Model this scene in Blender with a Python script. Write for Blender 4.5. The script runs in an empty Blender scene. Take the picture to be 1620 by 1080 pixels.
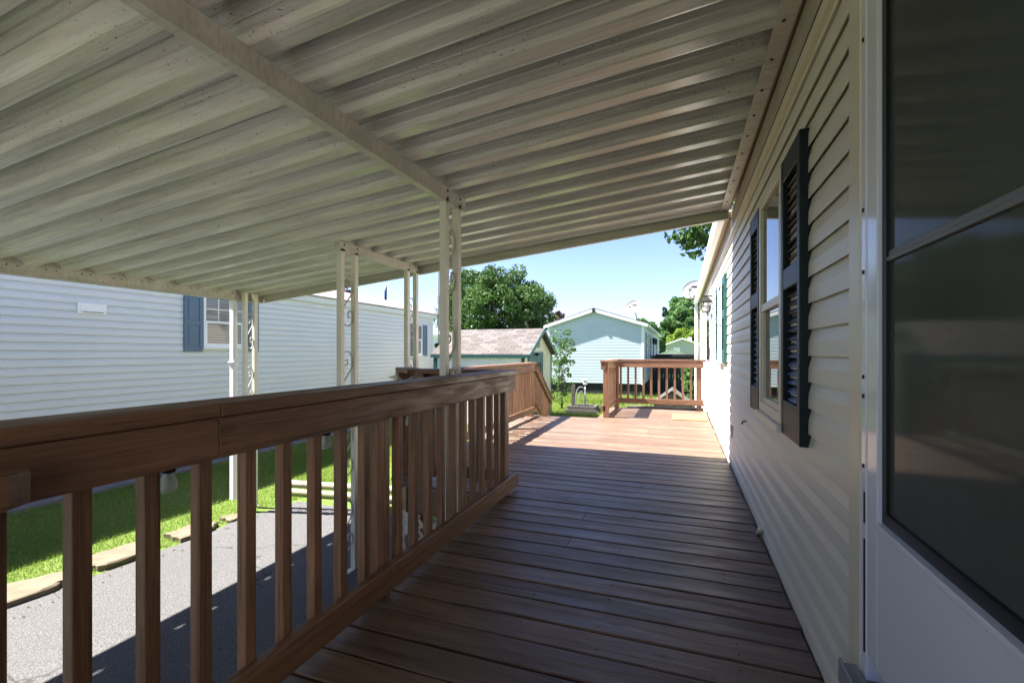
import bpy, bmesh, math, random
import numpy as np
from mathutils import Vector, Matrix
random.seed(7); rng = np.random.default_rng(7)
R = math.radians
sc = bpy.context.scene
C = sc.collection
GZ = -0.97          # ground level (deck surface is z = 0)

# ------------------------------------------------------------------ mesh builder
class MB:
    def __init__(s): s.v=[]; s.f=[]; s.r=[]; s.m=[]; s.sm=[]
    def add(s, vs, fs, rnd=None, mi=0, smooth=False):
        b=len(s.v); rnd = random.random() if rnd is None else rnd
        s.v += [tuple(p) for p in vs]; s.r += [rnd]*len(vs)
        for f in fs: s.f.append(tuple(b+i for i in f)); s.m.append(mi); s.sm.append(smooth)
        return s
    def box(s, x0,x1,y0,y1,z0,z1, rnd=None, mi=0):
        vs=[(x0,y0,z0),(x1,y0,z0),(x1,y1,z0),(x0,y1,z0),(x0,y0,z1),(x1,y0,z1),(x1,y1,z1),(x0,y1,z1)]
        return s.add(vs,[(0,3,2,1),(4,5,6,7),(0,1,5,4),(1,2,6,5),(2,3,7,6),(3,0,4,7)],rnd,mi)
    def obox(s, o, e, n, s0,s1,n0,n1,z0,z1, rnd=None, mi=0, sl=0.0):
        # box in a frame: o origin (x,y), e along, n across; z shifts by sl per metre along e
        vs=[]
        for z in (z0,z1):
            for a,b in ((s0,n0),(s1,n0),(s1,n1),(s0,n1)):
                vs.append((o[0]+e[0]*a+n[0]*b, o[1]+e[1]*a+n[1]*b, z+sl*a))
        fs=[(0,3,2,1),(4,5,6,7),(0,1,5,4),(1,2,6,5),(2,3,7,6),(3,0,4,7)]
        if e[0]*n[1]-e[1]*n[0] < 0: fs=[tuple(reversed(f)) for f in fs]
        return s.add(vs,fs,rnd,mi)
    def prism(s, prof, a0, a1, fn, rnd=None, mi=0, caps=True):
        # prof: closed polygon (p,q); fn(p,q,a) -> xyz
        n=len(prof); vs=[fn(p,q,a0) for p,q in prof]+[fn(p,q,a1) for p,q in prof]
        fs=[(i,(i+1)%n,n+(i+1)%n,n+i) for i in range(n)]
        if caps: fs += [tuple(range(n-1,-1,-1)), tuple(range(n,2*n))]
        return s.add(vs,fs,rnd,mi)
    def strip(s, prof, a0, a1, fn, rnd=None, mi=0, smooth=False):
        n=len(prof); vs=[fn(p,q,a0) for p,q in prof]+[fn(p,q,a1) for p,q in prof]
        return s.add(vs,[(i,i+1,n+i+1,n+i) for i in range(n-1)],rnd,mi,smooth)
    def tube(s, pts, r, k=8, rnd=None, mi=0, closed=False):
        pts=[Vector(p) for p in pts]; n=len(pts); rs = r if isinstance(r,(list,tuple)) else [r]*n
        vs=[]; up=None
        for i,p in enumerate(pts):
            t=(pts[min(i+1,n-1)]-pts[max(i-1,0)]); t = t.normalized() if t.length>1e-9 else Vector((0,0,1))
            if up is None:
                up = Vector((0,0,1)) if abs(t.z)<.9 else Vector((1,0,0))
            x=t.cross(up); x=x.normalized() if x.length>1e-6 else t.orthogonal().normalized()
            y=x.cross(t).normalized(); up=y
            for j in range(k):
                a=2*math.pi*j/k; vs.append(p+(x*math.cos(a)+y*math.sin(a))*rs[i])
        fs=[]
        for i in range(n-1):
            for j in range(k): fs.append((i*k+j,i*k+(j+1)%k,(i+1)*k+(j+1)%k,(i+1)*k+j))
        fs += [tuple(range(k-1,-1,-1)), tuple(range((n-1)*k,n*k))]
        return s.add(vs,fs,rnd,mi,True)
    def lathe(s, prof, o, k=20, rnd=None, mi=0, M=None):
        vs=[];n=len(prof)
        for r,z in prof:
            for j in range(k):
                a=2*math.pi*j/k; p=Vector((r*math.cos(a),r*math.sin(a),z))
                if M is not None: p = M @ p
                vs.append(p+Vector(o))
        fs=[]
        for i in range(n-1):
            for j in range(k): fs.append((i*k+j,i*k+(j+1)%k,(i+1)*k+(j+1)%k,(i+1)*k+j))
        return s.add(vs,fs,rnd,mi,True)

OFF={}
def link(o): C.objects.link(o); return o
def mesh_from(name, mb, off):
    me=bpy.data.meshes.new(name)
    me.from_pydata([(p[0]-off[0],p[1]-off[1],p[2]-off[2]) for p in mb.v],[],mb.f)
    at=me.attributes.new('rnd','FLOAT','POINT'); at.data.foreach_set('value',mb.r)
    me.polygons.foreach_set('material_index',mb.m); me.polygons.foreach_set('use_smooth',mb.sm)
    me.update(); return me
def thing(name,label,cat,loc,group=None,rz=0):
    o=bpy.data.objects.new(name,None); o.empty_display_size=.2; link(o)
    o.location=loc; o.rotation_euler=(0,0,rz); o['label']=label; o['category']=cat
    if group: o['group']=group
    OFF[o]=tuple(loc); return o
def part(name, mb, mats, parent, bevel=0, label=None):
    off=OFF[parent]; o=bpy.data.objects.new(name, mesh_from(name,mb,off)); link(o)
    for m in (mats if isinstance(mats,(list,tuple)) else [mats]): o.data.materials.append(m)
    o.parent=parent; OFF[o]=off
    if bevel:
        b=o.modifiers.new('bevel','BEVEL'); b.width=bevel; b.segments=2; b.limit_method='ANGLE'; b.angle_limit=R(50)
    if label: o['label']=label
    return o
def solo(name, mb, mats, label, cat, loc=(0,0,0), group=None, bevel=0):
    o=bpy.data.objects.new(name, mesh_from(name,mb,loc)); link(o); o.location=loc; OFF[o]=tuple(loc)
    for m in (mats if isinstance(mats,(list,tuple)) else [mats]): o.data.materials.append(m)
    o['label']=label; o['category']=cat
    if group: o['group']=group
    if bevel:
        b=o.modifiers.new('bevel','BEVEL'); b.width=bevel; b.segments=2; b.limit_method='ANGLE'; b.angle_limit=R(50)
    return o
def setting(name, mb, mats, kind='structure', label=None):
    o=bpy.data.objects.new(name, mesh_from(name,mb,(0,0,0))); link(o)
    for m in (mats if isinstance(mats,(list,tuple)) else [mats]): o.data.materials.append(m)
    o['kind']=kind
    if label: o['label']=label
    return o
def np_mesh(name, V, Q, rnd):
    me=bpy.data.meshes.new(name); nv=len(V); nq=len(Q); k=Q.shape[1]
    me.vertices.add(nv); me.vertices.foreach_set('co',V.astype(np.float32).ravel())
    me.loops.add(nq*k); me.loops.foreach_set('vertex_index',Q.astype(np.int32).ravel())
    me.polygons.add(nq); me.polygons.foreach_set('loop_start',np.arange(0,nq*k,k,dtype=np.int32))
    at=me.attributes.new('rnd','FLOAT','POINT'); at.data.foreach_set('value',rnd.astype(np.float32))
    me.update(calc_edges=True); me.validate(); return me

# ------------------------------------------------------------------ materials
class NT:
    def __init__(s,name):
        s.mat=bpy.data.materials.new(name); s.mat.use_nodes=True; s.t=s.mat.node_tree; s.t.nodes.clear()
        s.out=s.n('ShaderNodeOutputMaterial'); s.b=s.n('ShaderNodeBsdfPrincipled'); s.l(s.b.outputs[0],s.out.inputs[0])
    def n(s,t,**k):
        x=s.t.nodes.new(t)
        for a,b in k.items(): setattr(x,a,b)
        return x
    def l(s,a,b): s.t.links.new(a,b)
    def coord(s, scale=(1,1,1), which='Object', rnd=0, rot=(0,0,0)):
        tc=s.n('ShaderNodeTexCoord'); mp=s.n('ShaderNodeMapping'); mp.inputs['Scale'].default_value=scale; mp.inputs['Rotation'].default_value=rot
        v=tc.outputs[which]
        if rnd:
            at=s.n('ShaderNodeAttribute',attribute_name='rnd'); m=s.n('ShaderNodeVectorMath',operation='MULTIPLY_ADD')
            cx=s.n('ShaderNodeCombineXYZ')
            for i in range(3): s.l(at.outputs['Fac'],cx.inputs[i])
            s.l(cx.outputs[0],m.inputs[0]); m.inputs[1].default_value=(rnd*7.3,rnd*5.1,rnd*3.7); s.l(v,m.inputs[2]); v=m.outputs[0]
        s.l(v,mp.inputs['Vector']); return mp.outputs[0]
    def noise(s, vec, scale=5, detail=6, rough=.6, dist=0):
        x=s.n('ShaderNodeTexNoise'); x.inputs['Scale'].default_value=scale; x.inputs['Detail'].default_value=detail
        x.inputs['Roughness'].default_value=rough; x.inputs['Distortion'].default_value=dist; s.l(vec,x.inputs['Vector']); return x.outputs['Fac']
    def ramp(s, fac, stops):
        x=s.n('ShaderNodeValToRGB'); e=x.color_ramp.elements
        while len(e)<len(stops): e.new(.5)
        for i,(p,c) in enumerate(stops):
            e[i].position=p; e[i].color = (c,c,c,1) if not isinstance(c,(tuple,list)) else (*c,1)
        s.l(fac,x.inputs[0]); return x.outputs[0]
    def mix(s, fac, a, b, mode='MIX'):
        x=s.n('ShaderNodeMix',data_type='RGBA',blend_type=mode)
        for sk,v in ((x.inputs[0],fac),(x.inputs[6],a),(x.inputs[7],b)):
            if isinstance(v,(int,float)): sk.default_value=v
            elif isinstance(v,(tuple,list)): sk.default_value=(*v,1)
            else: s.l(v,sk)
        return x.outputs[2]
    def math(s,op,a,b=0):
        x=s.n('ShaderNodeMath',operation=op)
        for i,v in enumerate((a,b)):
            if isinstance(v,(int,float)): x.inputs[i].default_value=v
            else: s.l(v,x.inputs[i])
        return x.outputs[0]
    def bump(s, h, strength=.3, dist=.01):
        x=s.n('ShaderNodeBump'); x.inputs['Strength'].default_value=strength; x.inputs['Distance'].default_value=dist
        s.l(h,x.inputs['Height']); s.l(x.outputs[0],s.b.inputs['Normal'])
    def set(s, col=None, rough=None, spec=None, metal=None):
        for k,v in (('Base Color',col),('Roughness',rough),('Specular IOR Level',spec),('Metallic',metal)):
            if v is None: continue
            if isinstance(v,(int,float)): s.b.inputs[k].default_value=v
            elif isinstance(v,(tuple,list)): s.b.inputs[k].default_value=(*v,1)
            else: s.l(v,s.b.inputs[k])
        return s
    def attr(s): return s.n('ShaderNodeAttribute',attribute_name='rnd').outputs['Fac']

def paint(name, col, rough=.4, spec=.5, var=.12, dirt=None, scale=3):
    m=NT(name); v=m.coord(); n=m.noise(v,scale,5,.65)
    c=m.mix(m.ramp(n,[(.3,0.0),(.75,1.0)]), tuple(x*(1-var) for x in col), col)
    if dirt:
        d=m.noise(v,scale*9,4,.7); c=m.mix(m.ramp(d,[(.62,0.0),(.78,1.0)]),c,dirt)
    m.set(c,rough,spec); m.bump(m.noise(v,60,3),.05,.003); return m.mat

def wood(name, axis, c0, c1, c2, rough=.5, worn=None, grain=1.0, spec=.4, knots=True, wornr=(.58,.74)):
    m=NT(name); st=[14,14,14]; st[axis]=.9
    v=m.coord(tuple(st),rnd=3); n=m.noise(v,2.2,8,.68,.6)
    st2=[120,120,120]; st2[axis]=2.6
    v2=m.coord(tuple(st2),rnd=3); f=m.noise(v2,2.0,5,.7)
    c=m.ramp(n,[(.25,c0),(.52,c1),(.8,c2)])
    c=m.mix(m.math('MULTIPLY',m.ramp(f,[(.3,1.0),(.55,0.0)]),.75*grain),c,tuple(x*.4 for x in c0))
    # board to board tone
    a=m.attr(); hs=m.n('ShaderNodeHueSaturation'); m.l(c,hs.inputs['Color'])
    m.l(m.math('ADD',m.math('MULTIPLY',a,.38),.8),hs.inputs['Value']); c=hs.outputs[0]
    if knots:
        st3=[5,5,5]; st3[axis]=1.6
        vo=m.n('ShaderNodeTexVoronoi'); vo.inputs['Scale'].default_value=1.5; m.l(m.coord(tuple(st3),rnd=3),vo.inputs['Vector'])
        k=m.ramp(vo.outputs['Distance'],[(.03,1.0),(.12,0.0)]); c=m.mix(m.math('MULTIPLY',k,.65),c,tuple(x*.3 for x in c0))
    if worn:
        st4=[22,22,22]; st4[axis]=1.1
        w=m.noise(m.coord(tuple(st4),rnd=2),1.6,7,.7); c=m.mix(m.ramp(w,[(wornr[0],0.0),(wornr[1],1.0)]),c,worn)
    bw=m.noise(m.coord((1,1,1)),1.3,4,.6); c=m.mix(m.math('MULTIPLY',m.ramp(bw,[(.38,1.0),(.62,0.0)]),.38),c,tuple(x*.9 for x in c0))
    st5=[26,26,26]; st5[axis]=.55
    ck=m.noise(m.coord(tuple(st5),rnd=4),2.4,4,.55); ckm=m.ramp(ck,[(.60,0.0),(.635,1.0)])
    c=m.mix(m.math('MULTIPLY',ckm,.62*grain),c,tuple(x*.28 for x in c0))
    st6=[9,9,9]; st6[axis]=1.2
    wr=m.noise(m.coord(tuple(st6),rnd=2),1.8,6,.7)
    rr=m.ramp(wr,[(.3,min(1,rough*1.55)),(.68,rough*.62)])
    m.set(c,rr,spec); m.bump(m.math('ADD',f,m.math('MULTIPLY',n,.7)),.35*grain,.004); return m.mat

W_RAIL=[wood('stained_rail_wood_'+'xyz'[a],a,(.115,.057,.033),(.212,.108,.062),(.315,.172,.105),.5,grain=1.0) for a in range(3)]
W_DECK=wood('deck_board_wood',0,(.095,.060,.040),(.195,.122,.081),(.305,.198,.135),.42,worn=(.41,.31,.24),spec=.4,wornr=(.60,.80))
W_GREY=wood('weathered_grey_wood',0,(.07,.064,.058),(.115,.106,.098),(.17,.16,.148),.8,spec=.2)
W_DARK=wood('dark_and_shaded_wood',2,(.02,.02,.022),(.04,.04,.042),(.06,.06,.06),.8,spec=.15)  # porch shade put into this near black; skirting and soil share it
W_LATT=wood('pale_lattice_wood',2,(.42,.33,.25),(.55,.46,.37),(.65,.56,.46),.7,spec=.2,knots=False,grain=.4)
W_LOG=wood('landscape_timber_wood',0,(.24,.215,.14),(.36,.33,.23),(.46,.43,.32),.8,spec=.2,grain=.7)

def metal_cream(name, base, dirt=True, rough=.22):
    m=NT(name); v=m.coord()
    big=m.noise(m.coord((.35,3,3)),2.2,5,.6)
    c=m.mix(m.ramp(big,[(.35,0.0),(.7,1.0)]),tuple(x*.80 for x in base),base)
    streak=m.noise(m.coord((.5,22,8)),2.0,6,.7); c=m.mix(m.math('MULTIPLY',m.ramp(streak,[(.45,0.0),(.70,1.0)]),.68),c,tuple(x*.5 for x in base))
    if dirt:
        sp=m.noise(m.coord((22,48,30)),2.6,3,.6); patch=m.noise(m.coord((1.2,3.4,1)),1.9,3,.5)
        k=m.math('MULTIPLY',m.ramp(sp,[(.64,0.0),(.67,1.0)]),m.ramp(patch,[(.42,0.0),(.60,1.0)]))
        c=m.mix(m.math('MULTIPLY',k,.85),c,(.05,.045,.04))
    m.set(c,rough,.5); m.bump(m.noise(v,35,4),.06,.004); return m.mat
M_PAN=metal_cream('cream_roof_pan',(.63,.62,.595))
M_BEAM=metal_cream('cream_beam',(.56,.535,.47),False,.4)
M_COL=paint('cream_column_paint',(.68,.66,.58),.4,.5,.1)
M_SCROLL=paint('scroll_iron_paint',(.60,.58,.52),.45,.5,.2,(.12,.10,.08))
M_BLACK=paint('black_plastic',(.012,.012,.013),.45,.4)
M_SCREW=paint('dark_screw',(.03,.028,.025),.5,.5)
M_SID=paint('cream_vinyl_siding',(.82,.765,.63),.46,.5,.08,scale=1.2)
M_TRIM=paint('cream_vinyl_trim',(.80,.725,.55),.4,.5,.06)
M_TAN=paint('tan_trim_paint',(.52,.44,.34),.4,.5,.3,scale=2.5)
M_BROWN=paint('stained_flashing',(.30,.19,.12),.5,.4,.35,scale=5)
M_WHITE=paint('white_enamel',(.80,.80,.80),.3,.5,.05)
M_DOORW=paint('white_storm_door',(.82,.83,.85),.12,.6,.03,scale=1)
M_NSID=paint('white_vinyl_siding',(.64,.65,.65),.45,.4,.05,scale=1)
M_FSID=paint('pale_blue_siding',(.47,.545,.59),.5,.4,.06,scale=1)
M_SKIRT=paint('white_skirting',(.74,.75,.76),.55,.3,.1,(.42,.40,.36),scale=4)
M_GREEN=paint('shaded_green_shutter',(.006,.012,.017),.48,.3,.2)  # near shutters: their shade is put into this darker green
M_TEAL=paint('green_door_lit_shutter',(.016,.075,.07),.4,.4,.2)  # shed door green, and the sunlit copy of the shutter green
M_BLUE=paint('slate_blue_shutter',(.105,.165,.235),.5,.4,.1)
M_SHEDW=paint('cream_shed_panel',(.62,.60,.50),.6,.3,.15,scale=4)
M_SHEDS=paint('white_shed_panel',(.74,.74,.72),.6,.3,.12,scale=4)
M_GREYM=paint('grey_metal',(.30,.31,.32),.4,.5,.1)
M_DGREY=paint('dark_grey_metal',(.17,.175,.155),.5,.3,.1)
M_DISH=paint('pale_grey_dish',(.22,.22,.225),.4,.5,.05)
M_CONC=paint('concrete',(.21,.20,.185),.9,.2,.3,scale=6)
M_MAT=paint('tan_mat',(.32,.20,.09),.95,.1,.15,scale=40)
M_GHOUSE=paint('grey_siding_far',(.42,.43,.42),.6,.3,.08)
M_SOIL=paint('dry_litter',(.17,.13,.075),.9,.1,.5,scale=30)
M_STONE=paint('flat_sandstone',(.19,.152,.105),.9,.2,.4,(.10,.085,.06),scale=5)
M_VEHW=paint('white_car_paint',(.78,.78,.78),.15,.6,.02)

def glass_dark(name, col=(.012,.014,.014), rough=.03, spec=.6):
    m=NT(name); m.set(col,rough,spec); m.b.inputs['IOR'].default_value=1.6; return m.mat
M_GLASS=glass_dark('window_glass',(.02,.026,.03),.015,1.0)
def screen_mat():
    m=NT('screened_glass'); v=m.coord((1,1,1))
    w=m.n('ShaderNodeTexWave',bands_direction='Y'); w.inputs['Scale'].default_value=60; m.l(v,w.inputs['Vector'])
    w2=m.n('ShaderNodeTexWave',bands_direction='Z'); w2.inputs['Scale'].default_value=60; m.l(v,w2.inputs['Vector'])
    h=m.math('MAXIMUM',w.outputs['Fac'],w2.outputs['Fac'])
    n=m.noise(m.coord((1,2,1)),2.5,4)
    c=m.mix(m.math('MULTIPLY',h,.35),(.07,.076,.063),m.ramp(n,[(.3,(.11,.12,.098)),(.7,(.155,.165,.135))]))
    m.set(c,.075,.04); return m.mat
M_SCREEN=screen_mat()
def clear_glass():
    m=NT('clear_bulb_glass'); tr=m.n('ShaderNodeBsdfTransparent'); tr.inputs[0].default_value=(.93,.94,.93,1)
    gl=m.n('ShaderNodeBsdfGlossy'); gl.inputs['Roughness'].default_value=.03
    lw=m.n('ShaderNodeLayerWeight'); lw.inputs[0].default_value=.25; mx=m.n('ShaderNodeMixShader')
    m.l(m.ramp(lw.outputs['Facing'],[(.3,.03),(.98,.6)]),mx.inputs[0]); m.l(tr.outputs[0],mx.inputs[1]); m.l(gl.outputs[0],mx.inputs[2]); df_=m.n('ShaderNodeBsdfDiffuse'); df_.inputs[0].default_value=(.8,.8,.76,1); m2=m.n('ShaderNodeMixShader'); m2.inputs[0].default_value=.30; m.l(mx.outputs[0],m2.inputs[1]); m.l(df_.outputs[0],m2.inputs[2]); m.l(m2.outputs[0],m.out.inputs[0]); return m.mat
M_CLEAR=clear_glass()
def blinds():
    m=NT('window_blinds_glass'); v=m.coord()
    w=m.n('ShaderNodeTexWave',bands_direction='Z'); w.inputs['Scale'].default_value=7; w.inputs['Distortion'].default_value=.6; m.l(v,w.inputs['Vector'])
    m.set(m.ramp(w.outputs['Fac'],[(.3,(.08,.075,.07)),(.6,(.30,.27,.25))]),.05,.6); return m.mat
M_BLIND=blinds()

def asphalt():
    m=NT('asphalt'); v=m.coord(); n=m.noise(v,85,3,.7); b=m.noise(v,1.1,5,.6)
    vo=m.n('ShaderNodeTexVoronoi'); vo.inputs['Scale'].default_value=75; m.l(v,vo.inputs['Vector'])
    c=m.mix(m.ramp(n,[(.35,0.0),(.7,1.0)]),(.06,.059,.059),(.145,.141,.140))
    c=m.mix(m.math('MULTIPLY',m.ramp(b,[(.35,1.0),(.65,0.0)]),.55),c,(.085,.083,.083))
    c=m.mix(m.ramp(vo.outputs['Distance'],[(.05,.45),(.3,0.0)]),c,(.28,.27,.26))
    cr=m.n('ShaderNodeTexVoronoi',feature='DISTANCE_TO_EDGE'); cr.inputs['Scale'].default_value=.55
    wv=m.n('ShaderNodeVectorMath',operation='ADD'); nz=m.n('ShaderNodeTexNoise'); nz.inputs['Scale'].default_value=2.5; nz.inputs['Detail'].default_value=6; m.l(v,nz.inputs['Vector']); sc_=m.n('ShaderNodeVectorMath',operation='SCALE'); sc_.inputs['Scale'].default_value=.5; m.l(nz.outputs['Color'],sc_.inputs[0]); m.l(v,wv.inputs[0]); m.l(sc_.outputs[0],wv.inputs[1]); m.l(wv.outputs[0],cr.inputs['Vector'])
    ck=m.math('MULTIPLY',m.ramp(cr.outputs['Distance'],[(.002,1.0),(.006,0.0)]),m.ramp(m.noise(v,.7,2),[(.5,0.0),(.6,1.0)]))
    c=m.mix(m.math('MULTIPLY',ck,.8),c,(.03,.03,.03))
    m.set(c,.9,.2); m.bump(m.math('ADD',n,vo.outputs['Distance']),.7,.008); return m.mat
M_ASPH=asphalt()
def lawn():
    m=NT('lawn'); v=m.coord(); n=m.noise(v,30,6,.7); b=m.noise(v,.8,4,.6)
    c=m.ramp(n,[(.25,(.06,.11,.018)),(.55,(.125,.195,.04)),(.8,(.20,.25,.07))])
    c=m.mix(m.math('MULTIPLY',m.ramp(b,[(.45,0.0),(.7,1.0)]),.5),c,(.16,.19,.055))
    m.set(c,.9,.15); m.bump(n,.8,.04); return m.mat
M_LAWN=lawn()
def blade(name,c0,c1,c2):
    m=NT(name); a=m.attr(); c=m.ramp(a,[(.0,c0),(.55,c1),(1.0,c2)])
    m.set(c,.55,.3); tr=m.n('ShaderNodeBsdfTranslucent'); m.l(c,tr.inputs[0])
    mx=m.n('ShaderNodeMixShader'); mx.inputs[0].default_value=.35; m.l(m.b.outputs[0],mx.inputs[1]); m.l(tr.outputs[0],mx.inputs[2]); m.l(mx.outputs[0],m.out.inputs[0]); return m.mat
M_BLADE=blade('grass_blades',(.10,.185,.022),(.215,.30,.05),(.36,.38,.11))
M_LEAF=blade('maple_leaves',(.026,.066,.013),(.068,.135,.030),(.13,.21,.062))
M_LEAF2=blade('far_leaves',(.045,.11,.03),(.095,.19,.055),(.16,.27,.095))
M_LEAFY=blade('yellow_green_leaves',(.10,.17,.02),(.17,.26,.03),(.26,.34,.06))
M_LEAFP=blade('purple_leaves',(.035,.018,.02),(.07,.035,.035),(.12,.08,.07))
M_LEAFC=blade('conifer_needles',(.02,.05,.025),(.04,.085,.045),(.07,.12,.07))
M_LEAFB=blade('bush_leaves',(.04,.09,.02),(.10,.18,.045),(.2,.28,.1))
M_BARK=wood('bark',2,(.05,.042,.035),(.10,.085,.07),(.17,.15,.13),.9,spec=.1)

def shingles(name, c0,c1,c2, along=0, w=.30, h=.14):
    m=NT(name); tc=m.n('ShaderNodeTexCoord'); sp=m.n('ShaderNodeSeparateXYZ'); m.l(tc.outputs['Object'],sp.inputs[0])
    cx=m.n('ShaderNodeCombineXYZ'); m.l(sp.outputs[along],cx.inputs[0]); m.l(m.math('MULTIPLY',sp.outputs[1-along],1.12),cx.inputs[1])
    b=m.n('ShaderNodeTexBrick'); b.inputs['Scale'].default_value=1; b.inputs['Brick Width'].default_value=w; b.inputs['Row Height'].default_value=h
    b.inputs['Mortar Size'].default_value=.006; b.inputs['Mortar Smooth'].default_value=.1; b.inputs['Bias'].default_value=0
    b.inputs['Color1'].default_value=(0,0,0,1); b.inputs['Color2'].default_value=(1,1,1,1); b.inputs['Mortar'].default_value=(.5,.5,.5,1)
    m.l(cx.outputs[0],b.inputs['Vector'])
    c=m.ramp(b.outputs['Color'],[(.0,c0),(.5,c1),(1.0,c2)])
    n=m.noise(m.coord(),90,3,.7); c=m.mix(m.math('MULTIPLY',m.ramp(n,[(.35,1.0),(.6,0.0)]),.35),c,tuple(x*.5 for x in c0))
    c=m.mix(m.math('MULTIPLY',b.outputs['Fac'],.8),c,tuple(x*.3 for x in c0))
    m.set(c,.9,.15); m.bump(m.math('SUBTRACT',m.math('MULTIPLY',n,.3),b.outputs['Fac']),.5,.01); return m.mat
M_SH_SHED=shingles('pink_grey_shingles',(.098,.084,.079),(.125,.109,.103),(.165,.15,.142),0)
M_SH_NB=shingles('grey_shingles',(.20,.18,.18),(.27,.245,.245),(.34,.31,.31),1)
M_SH_FAR=shingles('dark_grey_shingles',(.11,.11,.12),(.15,.15,.16),(.20,.20,.21),1)

# ------------------------------------------------------------------ siding helper
def lap_wall(mb, o, e, n, L, z0, z1, exp=.127, d=.013, mi=0, s0=0.0):
    """horizontal lap siding: o=(x,y) start, e along, n outward normal"""
    def P(s,t,z): return (o[0]+e[0]*s+n[0]*t, o[1]+e[1]*s+n[1]*t, z)
    z=z0; flip = (e[0]*n[1]-e[1]*n[0])>0
    while z<z1-1e-4:
        zt=min(z+exp,z1); k=(zt-z)/exp
        prof=[(.0,z+.014*k),(d*.80,z+.014*k),(d*.82,z-.003),(d,z-.004),(d,z+.010*k),(d*.9,z+exp*.5*k),(d*.16,zt+.0005),(.0,zt)]
        a=[P(s0,t,q) for t,q in prof]; b=[P(L,t,q) for t,q in prof]; m=len(prof)
        fs=[(i,i+1,m+i+1,m+i) for i in range(m-1)]
        if not flip: fs=[tuple(reversed(f)) for f in fs]
        mb.add(a+b,fs,None,mi); z+=exp

def louver_shutter(root, name, x, y0, y1, z0, z1, mat, d=.045):
    """louvred shutter on a wall facing -X whose face is at x"""
    mb=MB(); fr=.045; zm=z0+(z1-z0)*.56
    xa,xb=x-d,x+.01
    mb.box(xa,xb,y0,y0+fr,z0,z1).box(xa,xb,y1-fr,y1,z0,z1)
    for a,b in ((z0,z0+.15),(zm-.045,zm+.045),(z1-.10,z1)): mb.box(xa+.001,xb,y0+fr,y1-fr,a,b)
    mb.box(x-.004,x+.008,y0+fr,y1-fr,z0+.15,z1-.10)
    sh=part(name,mb,mat,root,.004); lv=MB()
    for a,b in ((z0+.15,zm-.045),(zm+.045,z1-.10)):
        k=max(3,int(round((b-a)/.036))); st=(b-a)/k
        for i in range(k):
            z=a+i*st; pr=[(x-.006,z+st*1.02),(x-.033,z+.004),(x-.028,z),(x-.001,z+st*.98)]
            lv.prism(pr,y0+fr,y1-fr,lambda p,q,a_:(p,a_,q))
    part('louvers',lv,mat,sh); return sh

def panel_shutter(root,x,y0,y1,z0,z1,mat,n=1):
    mb=MB(); d=.03*n; xs=lambda a,b:(min(a,b),max(a,b))
    fr=.05
    mb.box(*xs(x,x+d*.55),y0+.002,y1-.002,z0+.002,z1-.002)
    mb.box(*xs(x,x+d),y0,y0+fr,z0,z1).box(*xs(x,x+d),y1-fr,y1,z0,z1)
    zm=(z0+z1)/2
    for a,b in ((z0,z0+.1),(zm-.035,zm+.035),(z1-.06,z1)): mb.box(*xs(x,x+d*.97),y0+fr,y1-fr,a,b)
    for a,b in ((z0+.13,zm-.065),(zm+.065,z1-.09)): mb.box(*xs(x,x+d*.85),y0+fr+.03,y1-fr-.03,a,b)
    return part('shutter',mb,mat,root,.003)

# ------------------------------------------------------------------ ground
g=MB(); g.add([(-500,-300,GZ-.012),(500,-300,GZ-.012),(500,900,GZ-.012),(-500,900,GZ-.012)],[(0,1,2,3)]); setting('ground',g,M_LAWN)
g=MB()
edge=[]; y=-14.0
while y<5.05: edge.append((-5.10+.05*math.sin(y*2.3)+.03*math.sin(y*7.1)+(.25*max(0,y-4.2)), y)); y+=.25
vs=[(x,y,GZ) for x,y in edge]+[(.2,y,GZ) for x,y in edge]; n=len(edge)
g.add(vs,[(i,n+i,n+i+1,i+1) for i in range(n-1)])
setting('driveway',g,M_ASPH)
g=MB(); g.box(-8.27,-8.02,-8,14.6,GZ-.05,GZ+.035); setting('concrete_strip',g,M_CONC)

# ------------------------------------------------------------------ house
HO=(.475,2.0,0.0)
house=thing('mobile_home','cream vinyl sided mobile home with dark green louvred shutters, alongside the deck','house',HO,rz=R(-.3))
HX=.475; HEND=13.4
mb=MB(); lap_wall(mb,(HX,1.555),(0,1),(-1,0),HEND-1.555,-.100,2.215,.099,.016)
lap_wall(mb,(HX,-7),(0,1),(-1,0),7.42,-.100,2.215,.099,.016)
part('wall',mb,M_SID,house)
mb=MB(); mb.box(HX,HX+4.2,HEND-.02,HEND,-.9,2.4).box(HX+.002,HX+4.2,-5,-4.98,-.9,2.4).box(HX+.004,HX+.05,-5,.4,-.9,2.44).box(HX+.004,HX+.05,1.48,HEND-.02,-.9,2.44).box(HX+4.15,HX+4.2,-5,HEND,-.9,2.4).box(HX+.01,HX+.05,.4,1.55,-.9,.2)
part('end_wall',mb,M_SID,house)
mb=MB(); mb.box(HX-.027,HX+.006,1.452,1.492,-.05,2.215).box(HX-.021,HX+.006,1.492,1.56,-.05,2.215); part('door_casing',mb,M_TRIM,house,.004)
mb=MB(); mb.box(HX-.03,HX+.03,HEND-.01,HEND+.06,-.9,2.4); part('corner_trim',mb,M_TRIM,house,.006)
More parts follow.
